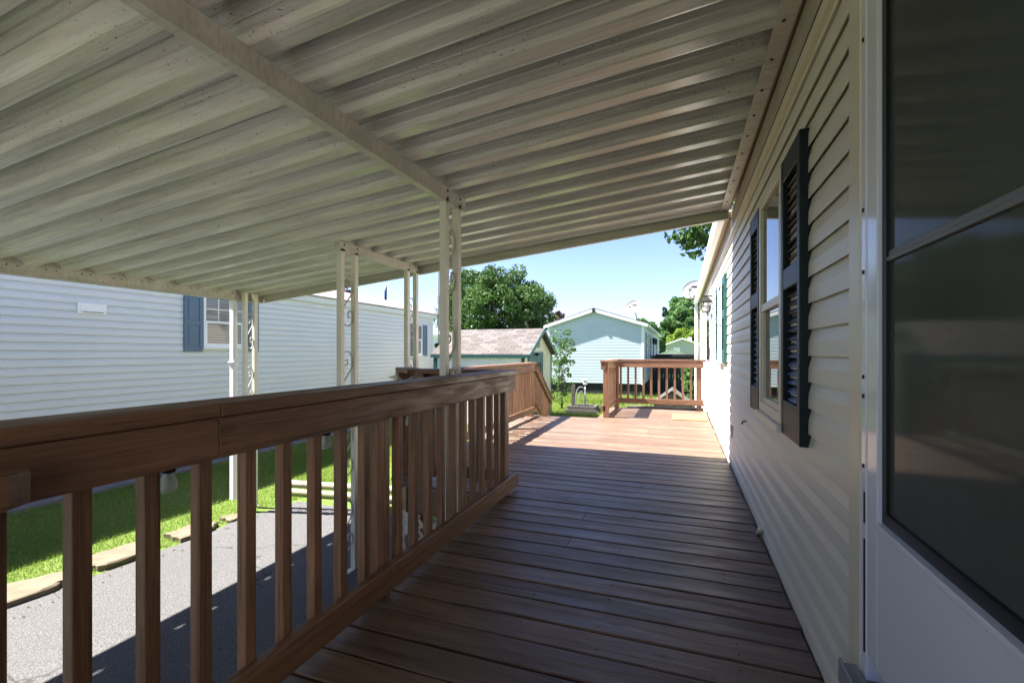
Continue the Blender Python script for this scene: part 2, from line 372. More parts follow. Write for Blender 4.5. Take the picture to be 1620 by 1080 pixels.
# trims under the eave: frieze, dark seam, tan strip
mb=MB(); mb.box(HX-.026,HX+.003,-7,HEND,2.215,2.232).box(HX-.020,HX+.003,-7,HEND,2.232,2.283); part('frieze_trim',mb,M_TRIM,house)
mb=MB(); mb.box(HX-.022,HX-.004,-7,HEND,2.2835,2.2885); part('trim_seam',mb,M_BLACK,house)
mb=MB(); mb.box(HX-.024,HX+.003,-7,HEND,2.289,2.365).box(HX-.021,HX+.003,-7,HEND,2.365,2.438); part('eave_trim',mb,M_TAN,house)
mb=MB(); mb.box(HX-.084,HX+.0,4.87,HEND+.1,2.44,2.455); part('soffit',mb,M_TRIM,house)
mb=MB()
mb.prism([(HX-.085,2.355),(HX-.145,2.36),(HX-.16,2.47),(HX-.09,2.475),(HX-.09,2.462),(HX-.15,2.458),(HX-.138,2.37),(HX-.085,2.367)],4.87,HEND+.12,lambda p,q,a:(p,a,q))
part('gutter',mb,M_WHITE,house)
mb=MB(); mb.prism([(HX-.1,2.478),(HX+2.1,3.05),(HX+4.4,2.478),(HX+4.4,2.458),(HX-.1,2.458)],4.87,HEND+.12,lambda p,q,a:(p,a,q)); mb.prism([(HX+.06,2.535),(HX+2.1,3.05),(HX+4.4,2.478),(HX+4.4,2.458),(HX+.06,2.458)],-7.1,4.869,lambda p,q,a:(p,a,q)); part('roof',mb,M_SH_FAR,house)
mb=MB()
mb.box(HX-.15,HX-.065,HEND-.06,HEND+.01,-.85,2.38); part('downspout',mb,M_WHITE,house,.006)
# base flashing and small vent cover
mb=MB(); mb.box(HX-.018,HX+.003,1.6,HEND,-.10,-.06); mb.box(HX+.008,HX+.03,-5,HEND,-.9,-.1); part('base_flashing',mb,M_BLACK,house)
mb=MB(); mb.tube([(HX-.008,3.06,.06),(HX-.028,3.09,.04),(HX-.036,3.12,.005)],[.012,.017,.014],10); part('loose_siding_bulge',mb,M_TRIM,house)  # short tube standing for a bulge of loose siding
mb=MB(); mb.box(HX-.022,HX,4.86,4.93,.28,.40).box(HX-.028,HX-.021,4.855,4.935,.275,.405); part('outlet_cover',mb,M_WHITE,house,.004)
mb=MB(); mb.tube([(HX-.005,3.92,.57),(HX-.03,3.92,.565),(HX-.038,3.92,.545)],.006,8); part('hose_bib',mb,M_BLACK,house)
# main window
def sash_window(root, x, y0, y1, z0, z1, zm, n, fmat, gmat, gmat2=None, fr=.05, mull=None):
    xs=lambda a,b:(min(x+n*a,x+n*b),max(x+n*a,x+n*b))
    mb=MB(); D=.045
    mb.box(*xs(-.01,D),y0,y0+fr,z0,z1).box(*xs(-.01,D),y1-fr,y1,z0,z1).box(*xs(-.01,D),y0+fr,y1-fr,z0,z0+fr).box(*xs(-.01,D),y0+fr,y1-fr,z1-fr,z1)
    w=part('window',mb,fmat,root,.004)
    mb=MB(); mb.box(*xs(.0,.028),y0+fr,y1-fr,zm,z1-fr); part('pane',mb,gmat,w)
    mb=MB(); mb.box(*xs(.0,.020),y0+fr,y1-fr,z0+fr,zm-.03); part('pane',mb,gmat2 or gmat,w)
    mb=MB(); mb.box(*xs(.0,.040),y0+fr,y1-fr,zm-.03,zm+.012); 
    for a in (y0+fr,y1-fr-.03): mb.box(*xs(.018,.036),a,a+.03,z0+fr,zm-.03)
    mb.box(*xs(.018,.034),y0+fr+.03,y1-fr-.03,z0+fr,z0+fr+.03); part('sash',mb,fmat,w,.003)
    if mull:
        mb=MB(); ny,nz=mull
        for i in range(1,ny):
            yy=y0+fr+(y1-y0-2*fr)*i/ny; mb.box(*xs(.026,.033),yy-.008,yy+.008,zm+.01,z1-fr)
        for i in range(1,nz):
            zz=zm+(z1-fr-zm)*i/nz; mb.box(*xs(.026,.0325),y0+fr,y1-fr,zz-.008,zz+.008)
        part('muntins',mb,fmat,w)
    mb=MB(); mb.box(*xs(.0,D+.02),y0-.02,y1+.02,z0-.03,z0-.001); part('sill',mb,fmat,w,.004)
    return w
sash_window(house,HX,2.39,3.02,.765,1.955,1.355,-1,M_TRIM,M_GLASS)
louver_shutter(house,'shutter',HX,2.03,2.385,.735,1.95,M_GREEN)
louver_shutter(house,'shutter',HX,3.045,3.40,.735,1.95,M_GREEN)
sash_window(house,HX,5.80,6.35,.99,1.93,1.46,-1,M_WHITE,M_GLASS,fr=.045)
louver_shutter(house,'shutter',HX,5.42,5.77,.97,1.94,M_TEAL)  # same paint as the near shutters, coloured lighter for the sun here
louver_shutter(house,'shutter',HX,6.38,6.73,.97,1.94,M_TEAL)
# far door
mb=MB(); mb.box(HX-.04,HX+.01,8.12,9.12,.05,2.1); d=part('door',mb,M_WHITE,house,.005)
mb=MB(); mb.box(HX-.055,HX-.039,8.24,9.0,.95,1.95); part('pane',mb,M_GLASS,d)
mb=MB(); mb.box(HX-.09,HX-.039,8.16,8.20,1.02,1.16); part('handle',mb,M_BLACK,d,.004)
# near storm door: frame, leaf with deep screened panes
dx=HX-.012
mb=MB(); mb.box(dx-.012,HX+.02,1.418,1.4515,.26,2.36).box(dx-.012,HX+.02,.42,.47,.235,2.36).box(dx-.010,HX+.02,.47,1.418,2.30,2.359)
df=part('door_frame',mb,M_DOORW,house,.003)
mb=MB(); mb.box(dx-.006,HX+.02,.40,1.4515,-.05,.20); part('step_riser',mb,M_TRIM,house,.003)
mb=MB(); mb.box(dx-.05,dx-.013,.40,1.475,.225,.265).box(dx-.06,dx-.052,.40,1.465,.22,.282).box(dx-.013,HX+.02,.40,1.4515,.2005,.259); part('threshold',mb,M_GREYM,df,.003)
for a,b in ((.33,.62),(.66,.74)):
    mb=MB(); mb.box(dx-.0145,dx-.0115,1.422,1.428,a,b); part('weatherstrip',mb,M_BLACK,df)
for z in (.80,.98,1.03,1.30,1.46,1.9,2.1):
    mb=MB(); mb.box(dx-.0155,dx-.0115,1.429,1.435,z,z+.010); part('screw',mb,M_BLACK,df)
lx=dx+.010
mb=MB(); mb.box(lx-.02,lx+.02,1.352,1.415,.325,2.295).box(lx-.02,lx+.02,.475,.55,.325,2.295)
mb.box(lx-.0195,lx+.02,.55,1.352,.325,.672).box(lx-.0195,lx+.02,.55,1.352,2.22,2.295)
leaf=part('storm_door',mb,M_DOORW,house,.003)
mb=MB(); mb.box(lx-.002,lx+.006,.58,1.328,.715,2.20); part('pane',mb,M_SCREEN,leaf)
mb=MB()
for a in (.5505,1.328): mb.box(lx-.010,lx+.01,a,a+.0235,.688,2.22)
mb.box(lx-.010,lx+.01,.576,1.328,.688,.715); part('gasket',mb,M_BLACK,leaf)
mb=MB(); mb.box(lx-.026,lx+.012,.5502,1.3518,.673,.687); part('pane_ledge',mb,M_DOORW,leaf,.002)
mb=MB(); mb.box(lx-.010,lx+.008,.577,1.327,1.312,1.323).box(lx-.006,lx+.008,.577,1.327,1.323,1.337); part('mid_rail',mb,M_DGREY,leaf,.002)

# wall lantern (own thing)
LY=8.0; lxw=HX+.035
lan=thing('wall_lantern','black caged wall lantern beside the far door of the cream home','lantern',(lxw,LY,1.8))
mb=MB(); mb.box(lxw-.015,lxw+.01,LY-.05,LY+.05,1.80,2.02).box(lxw-.16,lxw-.012,LY-.012,LY+.012,1.975,1.998); part('wall_bracket',mb,M_BLACK,lan,.003)
mb=MB(); cx=lxw-.11
mb.add([(cx+sx*r,LY+sy*r,z) for r,z in ((.09,1.90),(.03,1.975)) for sx,sy in ((-1,-1),(1,-1),(1,1),(-1,1))],[(3,2,1,0),(4,5,6,7)]+[(i,(i+1)%4,4+(i+1)%4,4+i) for i in range(4)]); part('lantern_roof',mb,M_BLACK,lan)
mb=MB()
for sx,sy in ((-1,-1),(1,-1),(1,1),(-1,1)): mb.tube([(cx+sx*.075,LY+sy*.075,1.90),(cx+sx*.055,LY+sy*.055,1.74)],.006,6)
for z,r in ((1.82,.066),(1.74,.056),(1.895,.075)): mb.tube([(cx+a*r,LY+b*r,z) for a,b in ((-1,-1),(1,-1),(1,1),(-1,1),(-1,-1))],.005,6)
for t in (-.33,.33):
    mb.tube([(cx-.074,LY+t*.14,1.9),(cx-.056,LY+t*.11,1.74)],.0035,5).tube([(cx+t*.14,LY-.074,1.9),(cx+t*.11,LY-.056,1.74)],.0035,5)
mb.box(cx-.056,cx+.056,LY-.056,LY+.056,1.728,1.74); part('cage',mb,M_BLACK,lan)
mb=MB(); mb.lathe([(.005,1.89),(.035,1.88),(.045,1.82),(.035,1.76),(.005,1.745)],(cx,LY,0),12); part('glass',mb,M_CLEAR,lan)

# satellite dishes
def dish(name,label,loc,r,aim,polebase,marks=True):
    t=thing(name,label,'satellite dish',polebase,'satellite dishes on the roofs')
    q=Vector(aim).normalized().to_track_quat('Z','Y').to_matrix()
    mb=MB(); pr=[(0.001,0)]+[(r*i/8,.22*r*(i/8)**2) for i in range(1,9)]+[(r*1.01,.22*r+.008),(r*.99,.22*r-.02)]+[(r*i/8,.22*r*(i/8)**2-.018) for i in range(7,0,-1)]+[(.001,-.018)]
    S=Matrix(((1.08,0,0),(0,.92,0),(0,0,1)))
    mb.lathe(pr,loc,28,M=q@S); part('reflector',mb,M_DISH,t)
    L=Vector(loc); X=q@Vector((1,0,0)); Y=q@Vector((0,1,0)); Z=q@Vector((0,0,1))
    mb=MB(); tip=L+Z*r*.95-Y*r*.25
    mb.tube([L-Y*r*.9+Z*.18*r,L-Y*r*.75+Z*r*.5,tip],.02,8); mb.tube([tip,tip-Z*.12],[.035,.045],10); part('feed_arm',mb,M_GREYM,t)
    mb=MB(); B=Vector(polebase); mb.tube([B,B+(L-B)*.6,L-Z*.03],.025,8).lathe([(.11,0),(.11,.015),(.03,.02)],B,12); part('mast',mb,M_GREYM,t)
    if marks:
        mb=MB()
        for a in ([(-.30,.28),(-.22,.40),(-.05,.42)],[(-.02,.25),(.05,.42),(.14,.40),(.10,.28)],[(.2,.40),(.3,.36),(.22,.26)]):
            mb.tube([L+X*p*r+Y*s_*r+Z*(.22*r*(p*p+s_*s_)+.006) for p,s_ in a],.014,5)
        part('logo_mark',mb,M_BLACK,t)
    return t

# ------------------------------------------------------------------ patio cover
SL=.10; RW=.40; RX0=-5.42; RY0=-7.0; RY1=4.80; ZW=2.44
def rz(x): return ZW-SL*(RW-x)
cover=thing('patio_cover','cream corrugated metal patio cover on scrollwork columns, over the deck and driveway','patio cover',(-2.5,.8,GZ))
P=.264; H=.086
base=[(0,H),(.035,H),(.052,H*.86),(.072,H*.80),(.076,H*.72),(.080,H*.78),(.108,H*.60),(.112,H*.52),(.116,H*.58),(.150,H*.34),(.164,0.006),(.172,0),(.238,0),(.2545,.004),(.256,H),(P,H)]
prof=[]; y=1.913-.264*13; RY0=y
while y<RY1-.12:
    prof += [(y+a,b) for a,b in base[:-1]]; y+=P
prof.append((y,H)); yl=y
mb=MB()
fn=lambda p,q,a:(a,p,rz(a)+q)
N=16
for i in range(N):
    a0=RX0+.02+(RW-RX0-.02)*i/N; a1=RX0+.02+(RW-RX0-.02)*(i+1)/N
    mb.strip(prof,a1,a0,fn,.5)
pan=part('roof_panels',mb,M_PAN,cover)
# split creases so facets shade flat
mb=MB(); topprof=[(RY0,H+.012),(yl,H+.012)]
mb.strip(topprof,RX0+.02,RW,fn); part('roof_top',mb,M_BEAM,cover)
# wall header channel
mb=MB()
mb.obox((0,0),(0,1),(1,0),RY0,RY1,RW-.035,RW+.03,rz(RW)-.012,rz(RW)-.002)
mb.obox((0,0),(0,1),(1,0),RY0,RY1,RW+.03,RW+.036,rz(RW)-.012,rz(RW)+.075)
y=RY0+.2
while y<RY1: mb.lathe([(.0005,-.018),(.006,-.017),(.008,-.012)],(RW-.006,y,rz(RW)),8,mi=1); y+=P
part('wall_channel',mb,[M_BEAM,M_SCREW],cover)
mb=MB(); mb.obox((0,0),(0,1),(1,0),RY0,RY1-.02,RW+.037,HX-.026,rz(RW)+.004,rz(RW)+.05).tube([(HX-.03,RY0,rz(RW)+.002),(HX-.03,RY1-.05,rz(RW)+.002)],.007,6); mb.obox((0,0),(0,1),(1,0),RY0,RY1-.02,RW+.0,HX+.06,rz(RW)+.076,rz(RW)+.09); part('flashing',mb,M_BROWN,cover)
mb=MB(); mb.tube([(RW+.01,RY1+.03,rz(RW)+.02),(RW+.03,RY1+.05,rz(RW)-.01),(RW+.02,RY1+.05,rz(RW)-.06),(RW+.055,RY1+.04,rz(RW)-.09)],.012,8); part('corner_clip',mb,M_GREYM,cover)
# end fascia along X at the far end (sloping), and gutter along Y at the low side
mb=MB()
for a0,a1 in ((RX0,RW+.04),):
    for pr in ([(yl-.004,.0),(yl+.004,.0),(yl+.004,H+.03),(yl-.004,H+.03)],[(yl+.0045,-.092),(yl+.012,-.092),(yl+.012,H+.03),(yl+.0045,H+.03)],[(yl-.03,-.0925),(yl+.0044,-.0925),(yl+.0044,-.084),(yl-.03,-.084)]):
        mb.prism(pr,a0,a1,fn)
x=RX0+.4
while x<RW: mb.lathe([(.0005,-.008),(.006,-.006),(.008,0)],(x,yl+.004,rz(x)-.015),8,mi=1,M=Matrix.Rotation(R(90),3,'X')); x+=.62
part('end_fascia',mb,[M_BEAM,M_SCREW],cover)
mb=MB(); xg=RX0; zg=rz(xg)
mb.box(xg+.02,xg+.026,RY0,yl,zg-.085,zg+.002).box(xg-.07,xg+.035,RY0,yl,zg-.093,zg-.0855).box(xg-.078,xg-.072,RY0,yl,zg-.092,zg+.03)
y=RY0+.05
while y<yl-.1:
    for o_ in (0,.07): mb.lathe([(.0005,-.006),(.005,-.005),(.007,0)],(xg+.0262,y+o_,zg-.014),8,mi=1,M=Matrix.Rotation(R(-90),3,'Y'))
    y+=P
mb.box(xg+.012,xg+.018,RY0,yl,zg-.02,zg+.075); part('gutter',mb,[M_BEAM,M_SCREW],cover)
def beam(x,y0,y1,h=.10,bolts=()):
    b=MB(); z1=rz(x)-.001; w=.05
    t=.005
    b.box(x-w/2,x-w/2+t,y0,y1,z1-h,z1).box(x+w/2-t,x+w/2,y0,y1,z1-h,z1).box(x-w/2+t,x+w/2-t,y0,y1,z1-h,z1-h+t).box(x-w/2+t,x+w/2-t,y0+.001,y0+t,z1-h+t,z1).box(x-w/2+t,x+w/2-t,y1-t,y1-.001,z1-h+t,z1)
    for yb in bolts:
        for dz in (.025,.075):
            b.lathe([(.0005,.008),(.007,.007),(.009,0)],(x+w/2,yb,z1-dz),8,mi=1,M=Matrix.Rotation(R(90),3,'Y'))
    return part('beam',b,[M_BEAM,M_SCREW],cover)
XB=-1.545; XS=-2.93
beam(XB,RY0,3.16,.10,(2.87,3.07)); beam(XS,3.40,4.80,.085,(3.47,3.655,4.56,4.74))
def crom(pts,k=6):
    out=[]; n=len(pts)
    for i in range(n-1):
        p0,p1,p2,p3=[Vector(pts[max(0,min(n-1,j))]) for j in (i-1,i,i+1,i+2)]
        for j in range(k):
            t=j/k; out.append(.5*((2*p1)+(p2-p0)*t+(2*p0-5*p1+4*p2-p3)*t*t+(3*p1-p0-3*p2+p3)*t**3))
    out.append(Vector(pts[-1])); return out
def column(x,ya,yb,ztop,scroll0,up=0):
    b=MB(); s=.050
    c=None
    b=MB(); b.box(x-s/2,x+s/2,ya-s/2,ya+s/2,GZ,ztop).box(x-s/2,x+s/2,yb-s/2,yb+s/2,GZ,ztop)
    b.box(x-s/2-.004,x+s/2+.004,ya-s/2-.03,yb+s/2+.03,GZ,GZ+.006)
    c=part('column',b,M_COL,cover,.005)
    w=yb-ya-s; y0=ya+s/2; z=scroll0
    while z-.46>GZ+.02:
        m=MB(); S=lambda a,q:(x,y0+a*w,z+q)
        up_=[(.42,-.115),(.30,-.13),(.12,-.10),(.14,-.065),(.40,-.05),(.56,-.08),(.54,-.11),(.40,-.13)]
        pts=[S(.30,-.085),S(.42,-.075),S(.50,-.095),S(.40,-.125),S(.16,-.12),S(.03,-.075),S(.14,-.02),S(.48,0),S(.82,-.03),S(.96,-.09),S(.90,-.15)]
        m.tube(crom(pts),.0064,6)
        tw=[S(.90-.84*i/14,-.15-.15*i/14) for i in range(15)]
        m.tube(tw,[.0048+.0035*(i%2) for i in range(15)],6)
        pts=[S(.06,-.30),S(.02,-.36),S(.12,-.43),S(.46,-.462),S(.80,-.44),S(.97,-.385),S(.90,-.335),S(.68,-.315),S(.54,-.345),S(.58,-.385),S(.72,-.375)]
        m.tube(crom(pts),.0064,6)
        part('scroll',m,M_SCROLL,c); z-=.70
    return c
column(XB,2.87,3.06,rz(XB)-.07,1.99); column(XS,3.45,3.645,rz(XS)-.06,1.80); column(XS,4.55,4.735,rz(XS)-.06,1.72)
column(-5.33,4.47,4.62,rz(-5.33)-.001,1.60)
mb=MB(); xd=RX0-.03
pth=[(xd,4.40,zg-.08),(xd,4.40,zg-.13),(xd-.02,4.42,zg-.20),(xd-.02,4.42,zg-.4),(xd-.02,4.42,GZ+.14)]
def rect_sweep(b,pts,w,h):
    vs=[]
    for p in pts: vs += [(p[0]-w/2,p[1]-h/2,p[2]),(p[0]+w/2,p[1]-h/2,p[2]),(p[0]+w/2,p[1]+h/2,p[2]),(p[0]-w/2,p[1]+h/2,p[2])]
    fs=[]
    for i in range(len(pts)-1):
        for j in range(4): fs.append((i*4+j,(i+1)*4+j,(i+1)*4+(j+1)%4,i*4+(j+1)%4))
    fs += [(0,1,2,3),tuple(len(vs)-4+j for j in (3,2,1,0))]
    b.add(vs,fs)
rect_sweep(mb,pth,.075,.06); mb.box(xd-.075,xd+.03,4.375,4.465,.95,.97); part('downspout',mb,M_WHITE,cover,.008)

# ------------------------------------------------------------------ deck
deck=thing('deck','reddish brown stained plank deck running along the cream home','deck',(-.4,4,GZ))
mb=MB(); pitch=.1467; y=1.818-pitch*46
def board(x0,x1,y0,y1):
    """weathered plank with slightly eased, cupped top"""
    dz=random.uniform(-.0022,.0022); r=random.random(); w=y1-y0; z0=-.028
    pr=[(y0,z0),(y0,-.004+dz),(y0+.004,dz),(y0+w*.5,-.0012+dz),(y1-.004,dz),(y1,-.004+dz),(y1,z0)]
    mb.prism(pr,x0,x1,lambda p,q,a:(a,p,q),r)
XD=.452
while y<9.24:
    y0,y1=y+.0052+random.uniform(-.0018,.0018),y+pitch-.0048+random.uniform(-.0018,.0018)
    ym=(y0+y1)/2
    if ym<3.26: xl=-1.38
    elif ym<3.55: xl=-2.08-(ym-3.26)*1.2
    elif ym<7.66: xl=-2.42
    else: xl=-1.24
    xr=XD+random.uniform(-.006,.004)
    # random butt joint
    if random.random()<.14:
        xj=random.choice((-1.0,-.6,-.2,.05)) if ym<3.3 or ym>7.66 else random.choice((-1.6,-.8,-.4))
        board(xl,xj-.0012,y0,y1); board(xj+.0012,xr,y0,y1)
    else: board(xl,xr,y0,y1)
    y+=pitch
part('floor_boards',mb,W_DECK,deck)
mb=MB()
for x in (-1.30,-.8,-.3,.2,.42): mb.box(x-.02,x+.02,-4.9,9.2,-.20,-.03)
for x in (-2.38,-1.85): mb.box(x-.02,x+.02,3.6,7.6,-.20,-.03)
part('joists',mb,W_RAIL[1],deck)
mb=MB(); mb.box(-1.42,-1.382,-4.9,3.25,-.20,-.002).box(-2.05,-1.38,3.225,3.262,-.20,-.003).box(-2.462,-2.424,3.6,7.66,-.20,-.003)
mb.obox((-2.055,3.24),(-.707,.707),(-.707,-.707),0,.52,0,.036,-.2,-.003)
mb.box(-2.46,-1.25,7.665,7.70,-.2,-.003).box(-1.24,.45,9.245,9.28,-.2,-.004).box(-1.278,-1.242,7.70,9.28,-.2,-.003)
part('fascia',mb,W_RAIL[0],deck,.003)
# nail heads in pairs
mb=MB(); y=1.818-pitch*12
while y<4.6:
    for x in (-1.05,-.62,-.30,.2):
        for q in (.035,.105):
            if random.random()<.42: mb.lathe([(.0005,.0012),(.0028,.001),(.0034,-.002)],(x+random.uniform(-.012,.012),y+q+random.uniform(-.01,.01),.001),6)
    y+=pitch
o=part('nail_heads',mb,M_SCREW,deck); o['kind']='stuff'
# lattice skirt
def lattice(root,o,e,n,L,z0,z1):
    m=MB(); sp=.085; w=.035
    H_=z1-z0
    for dirn,t0,t1 in ((1,0,.006),(-1,.0065,.0125)):
        k=-H_
        while k<L+H_:
            # line s = k + dirn*(z-z0) (dirn=1) or s = k - (z-z0)
            sa,sb=k,k+dirn*H_; za,zb=0,H_
            lo,hi=0.0,1.0
            if sa!=sb:
                ta=(0-sa)/(sb-sa); tb=(L-sa)/(sb-sa); lo=max(lo,min(ta,tb)); hi=min(hi,max(ta,tb))
            if hi-lo>.03:
                p=[(sa+(sb-sa)*t, z0+H_*t) for t in (lo,hi)]
                dw=w*.5/math.sqrt(2); q=[]
                for (s_,z_),_ in zip(p,(0,1)):
                    q += [(s_-dw,z_+dirn*dw),(s_+dw,z_-dirn*dw)]
                vs=[]
                for t in (t0,t1):
                    for s_,z_ in (q[0],q[1],q[3],q[2]):
                        s_=min(max(s_,0),L); z_=min(max(z_,z0),z1)
                        vs.append((o[0]+e[0]*s_+n[0]*t,o[1]+e[1]*s_+n[1]*t,z_))
                m.add(vs,[(0,1,2,3),(7,6,5,4),(0,4,5,1),(1,5,6,2),(2,6,7,3),(3,7,4,0)])
            k+=sp*math.sqrt(2)*.82
    return part('lattice_skirt',m,W_LATT,root)
lattice(deck,(-2.05,3.215),(1,0),(0,-1),.66,GZ+.01,-.2)
lattice(deck,(-2.08,3.215),(-.707,.707),(-.707,-.707),.5,GZ+.01,-.2)
lattice(deck,(-1.425,3.2),(0,-1),(-1,0),5.0,GZ+.01,-.2)
for x,y in ((-1.3,-1.5),(-1.3,.8),(-1.3,2.9),(-2.0,3.35),(-2.36,5.4),(-2.36,7.5),(-1.2,7.6),(-1.2,9.1),(.3,9.1)):
    mb=MB(); mb.box(x-.045,x+.045,y-.045,y+.045,GZ,-.03); part('footing_post',mb,W_RAIL[2],deck)
# stairs
st=thing('stairs','wooden steps going down from the far deck edge to the lawn','stairs',(-1.85,8.2,GZ))
mb=MB()
for i in range(4):
    zt=-(i+1)*.194; y0=7.70+i*.28
    mb.box(-2.32,-1.28,y0,y0+.135,zt-.035,zt).box(-2.32,-1.28,y0+.142,y0+.285,zt-.035,zt)
part('treads',mb,W_RAIL[0],st,.003)
for x in (-2.36,-1.28):
    m=MB(); m.prism([(7.71,-.22),(7.71,-.40),(8.82,GZ+.01),(8.84,GZ+.18),(8.6,-.6)],x,x+.038,lambda p,q,a:(a,p,q)); part('stringer',m,W_RAIL[1],st)

# ------------------------------------------------------------------ railings
def ax(e): return 0 if abs(e[0])>abs(e[1]) else 1
def railing(root,o,e,n,L,posts,b0,b1,bp=.1425,top=.955,capo=(0,0),railo=(0,0),boto=(0,0),bot=(.03,.141),board_h=.115,post_z=0.0,cap=True,seam=None,bal_z=(.10,.86),bal_w=.038):
    """n points to the side where the rail boards are nailed. balusters n in [-.04,0], posts [-.09,0], boards [0,.038]"""
    A=ax(e)
    def screws(zs):
        for p in posts:
            for q in zs:
                jx=p+random.uniform(-.02,.02); c_=(o[0]+e[0]*jx+n[0]*.0375,o[1]+e[1]*jx+n[1]*.0375)
                m=MB(); m.obox(c_,e,n,-.0035,.0035,0,.0014,q-.0035,q+.0035); part('screw',m,M_SCREW,root)
    if seam: screws((top-.07,top-.12,bot[0]+.03,bot[1]-.03))
    cuts=[-capo[0]]+([seam,seam+.0025] if seam else [])+[L+capo[1]]
    if cap:
        for a_,b_ in zip(cuts[0::2],cuts[1::2]):
            m=MB(); m.obox(o,e,n,a_,b_,-.105,.046,top-.038,top); part('cap_rail',m,W_RAIL[A],root,.005)
    cuts[0]=-railo[0]; cuts[-1]=L+railo[1]
    for k_,(a_,b_) in enumerate(zip(cuts[0::2],cuts[1::2])):
        m=MB(); m.obox(o,e,n,a_,b_,0,.038,top-.04-board_h,top-.040)
        part('top_rail',m,W_RAIL[A],root,.004)
    m=MB(); m.obox(o,e,n,-boto[0],L+boto[1],0,.038,bot[0],bot[1]); part('bottom_rail',m,W_RAIL[A],root,.004)
    for p in posts:
        m=MB(); m.obox(o,e,n,p-.045,p+.045,-.089,-.0005,post_z,top-.0385); part('post',m,W_RAIL[2],root,.004)
    s=b0
    while s<b1:
        if all(abs(s-p)>.066 for p in posts):
            m=MB(); j=random.uniform(-.003,.003)-(.034 if seam and s>5.2 else 0); m.obox(o,e,n,s-bal_w/2+j,s+bal_w/2+j,-bal_w-.0005,-.0005,bal_z[0],bal_z[1]); part('baluster',m,W_RAIL[2],root,.003)
        s+=bp
GR='railings round the deck'
t=thing('railing','long shaded brown railing nearest the viewer, hung with clear bulbs','railing',(-1.25,.8,0),GR)
railing(t,(-1.25,-3.425),(0,1),(1,0),6.845,[.05,3.4,5.182,6.755],.3615,6.725,.1425,capo=(0,.04),boto=(0,.07),seam=4.36)
# short shaded rail past its end, along the widened edge
t=thing('railing','short shaded railing with cut corner where the deck widens, star lamp at its end','railing',(-1.7,3.3,0),GR)
railing(t,(-1.98,3.30),(1,0),(0,1),.62,[.02],.12,.60,.13,top=.962,bot=(.10,.19))
e2=(-.707,.707)
railing(t,(-2.00,3.30),e2,(.707,.707),.50,[.46],.08,.45,.13,top=.958,bot=(.10,.19))
# left long lit rail
t=thing('railing','sunlit railing at the left deck edge with a sloped end down the steps','railing',(-2.35,6.2,0),GR)
railing(t,(-2.35,4.75),(0,1),(1,0),2.80,[.05,1.4,2.76],.16,2.7,.135,top=.918,bot=(.07,.16),capo=(.02,.05))
m=MB(); m.obox((-2.35,7.60),(0,1),(1,0),.0,1.05,-.10,.05,.882,.918,sl=-.66); part('cap_rail',m,W_RAIL[1],t,.004)
m=MB(); m.obox((-2.35,7.60),(0,1),(1,0),.0,1.05,.0,.038,.78,.878,sl=-.66); part('top_rail',m,W_RAIL[1],t,.004)
m=MB(); m.obox((-2.35,7.60),(0,1),(1,0),.0,1.02,.0,.038,.20,.29,sl=-.66); part('bottom_rail',m,W_RAIL[1],t,.004)
for k in range(8):
    s=.08+k*.13; m=MB(); m.obox((-2.35,7.60),(0,1),(1,0),s-.019,s+.019,-.0385,-.0005,.16-.66*s,.84-.66*s); part('baluster',m,W_RAIL[2],t,.003)
m=MB(); m.obox((-2.35,7.60),(0,1),(1,0),.93,1.02,-.089,-.0005,GZ,.22); part('post',m,W_RAIL[2],t,.004)
# back corner rail (two runs)
t=thing('railing','sunlit corner railing at the far end of the deck by the tan mat','railing',(-.5,8.8,0),GR)
railing(t,(-1.20,7.76),(0,1),(-1,0),1.44,[.045,1.40],.16,1.35,.13,top=.955,bot=(.10,.20),capo=(.02,.10))
m=MB(); m.obox((-1.20,7.76),(0,1),(1,0),-.01,1.42,.001,.038,.80,.915).obox((-1.20,7.76),(0,1),(1,0),.0,1.42,.001,.038,.10,.20); part('inner_rail',m,W_RAIL[1],t,.004)
railing(t,(-1.16,9.21),(1,0),(0,-1),1.58,[1.50],.08,1.44,.142,top=.952,bot=(.10,.20),capo=(.0,.04))
# hand rail stub at the left margin
t=thing('handrail','short square cut handrail end with post at the left, inside the long railing','handrail',(-1.13,.2,0))
mb=MB()
pl=[(-1.185,-1.2),(-1.095,-1.2),(-1.095,.455),(-1.120,.495),(-1.185,.515)]
mb.prism(pl,.822,.885,lambda p,q,a:(p,q,a)); part('rail',mb,W_RAIL[1],t,.006)
mb=MB(); mb.box(-1.175,-1.105,.345,.43,0,.8215); part('post',mb,W_RAIL[2],t,.004)

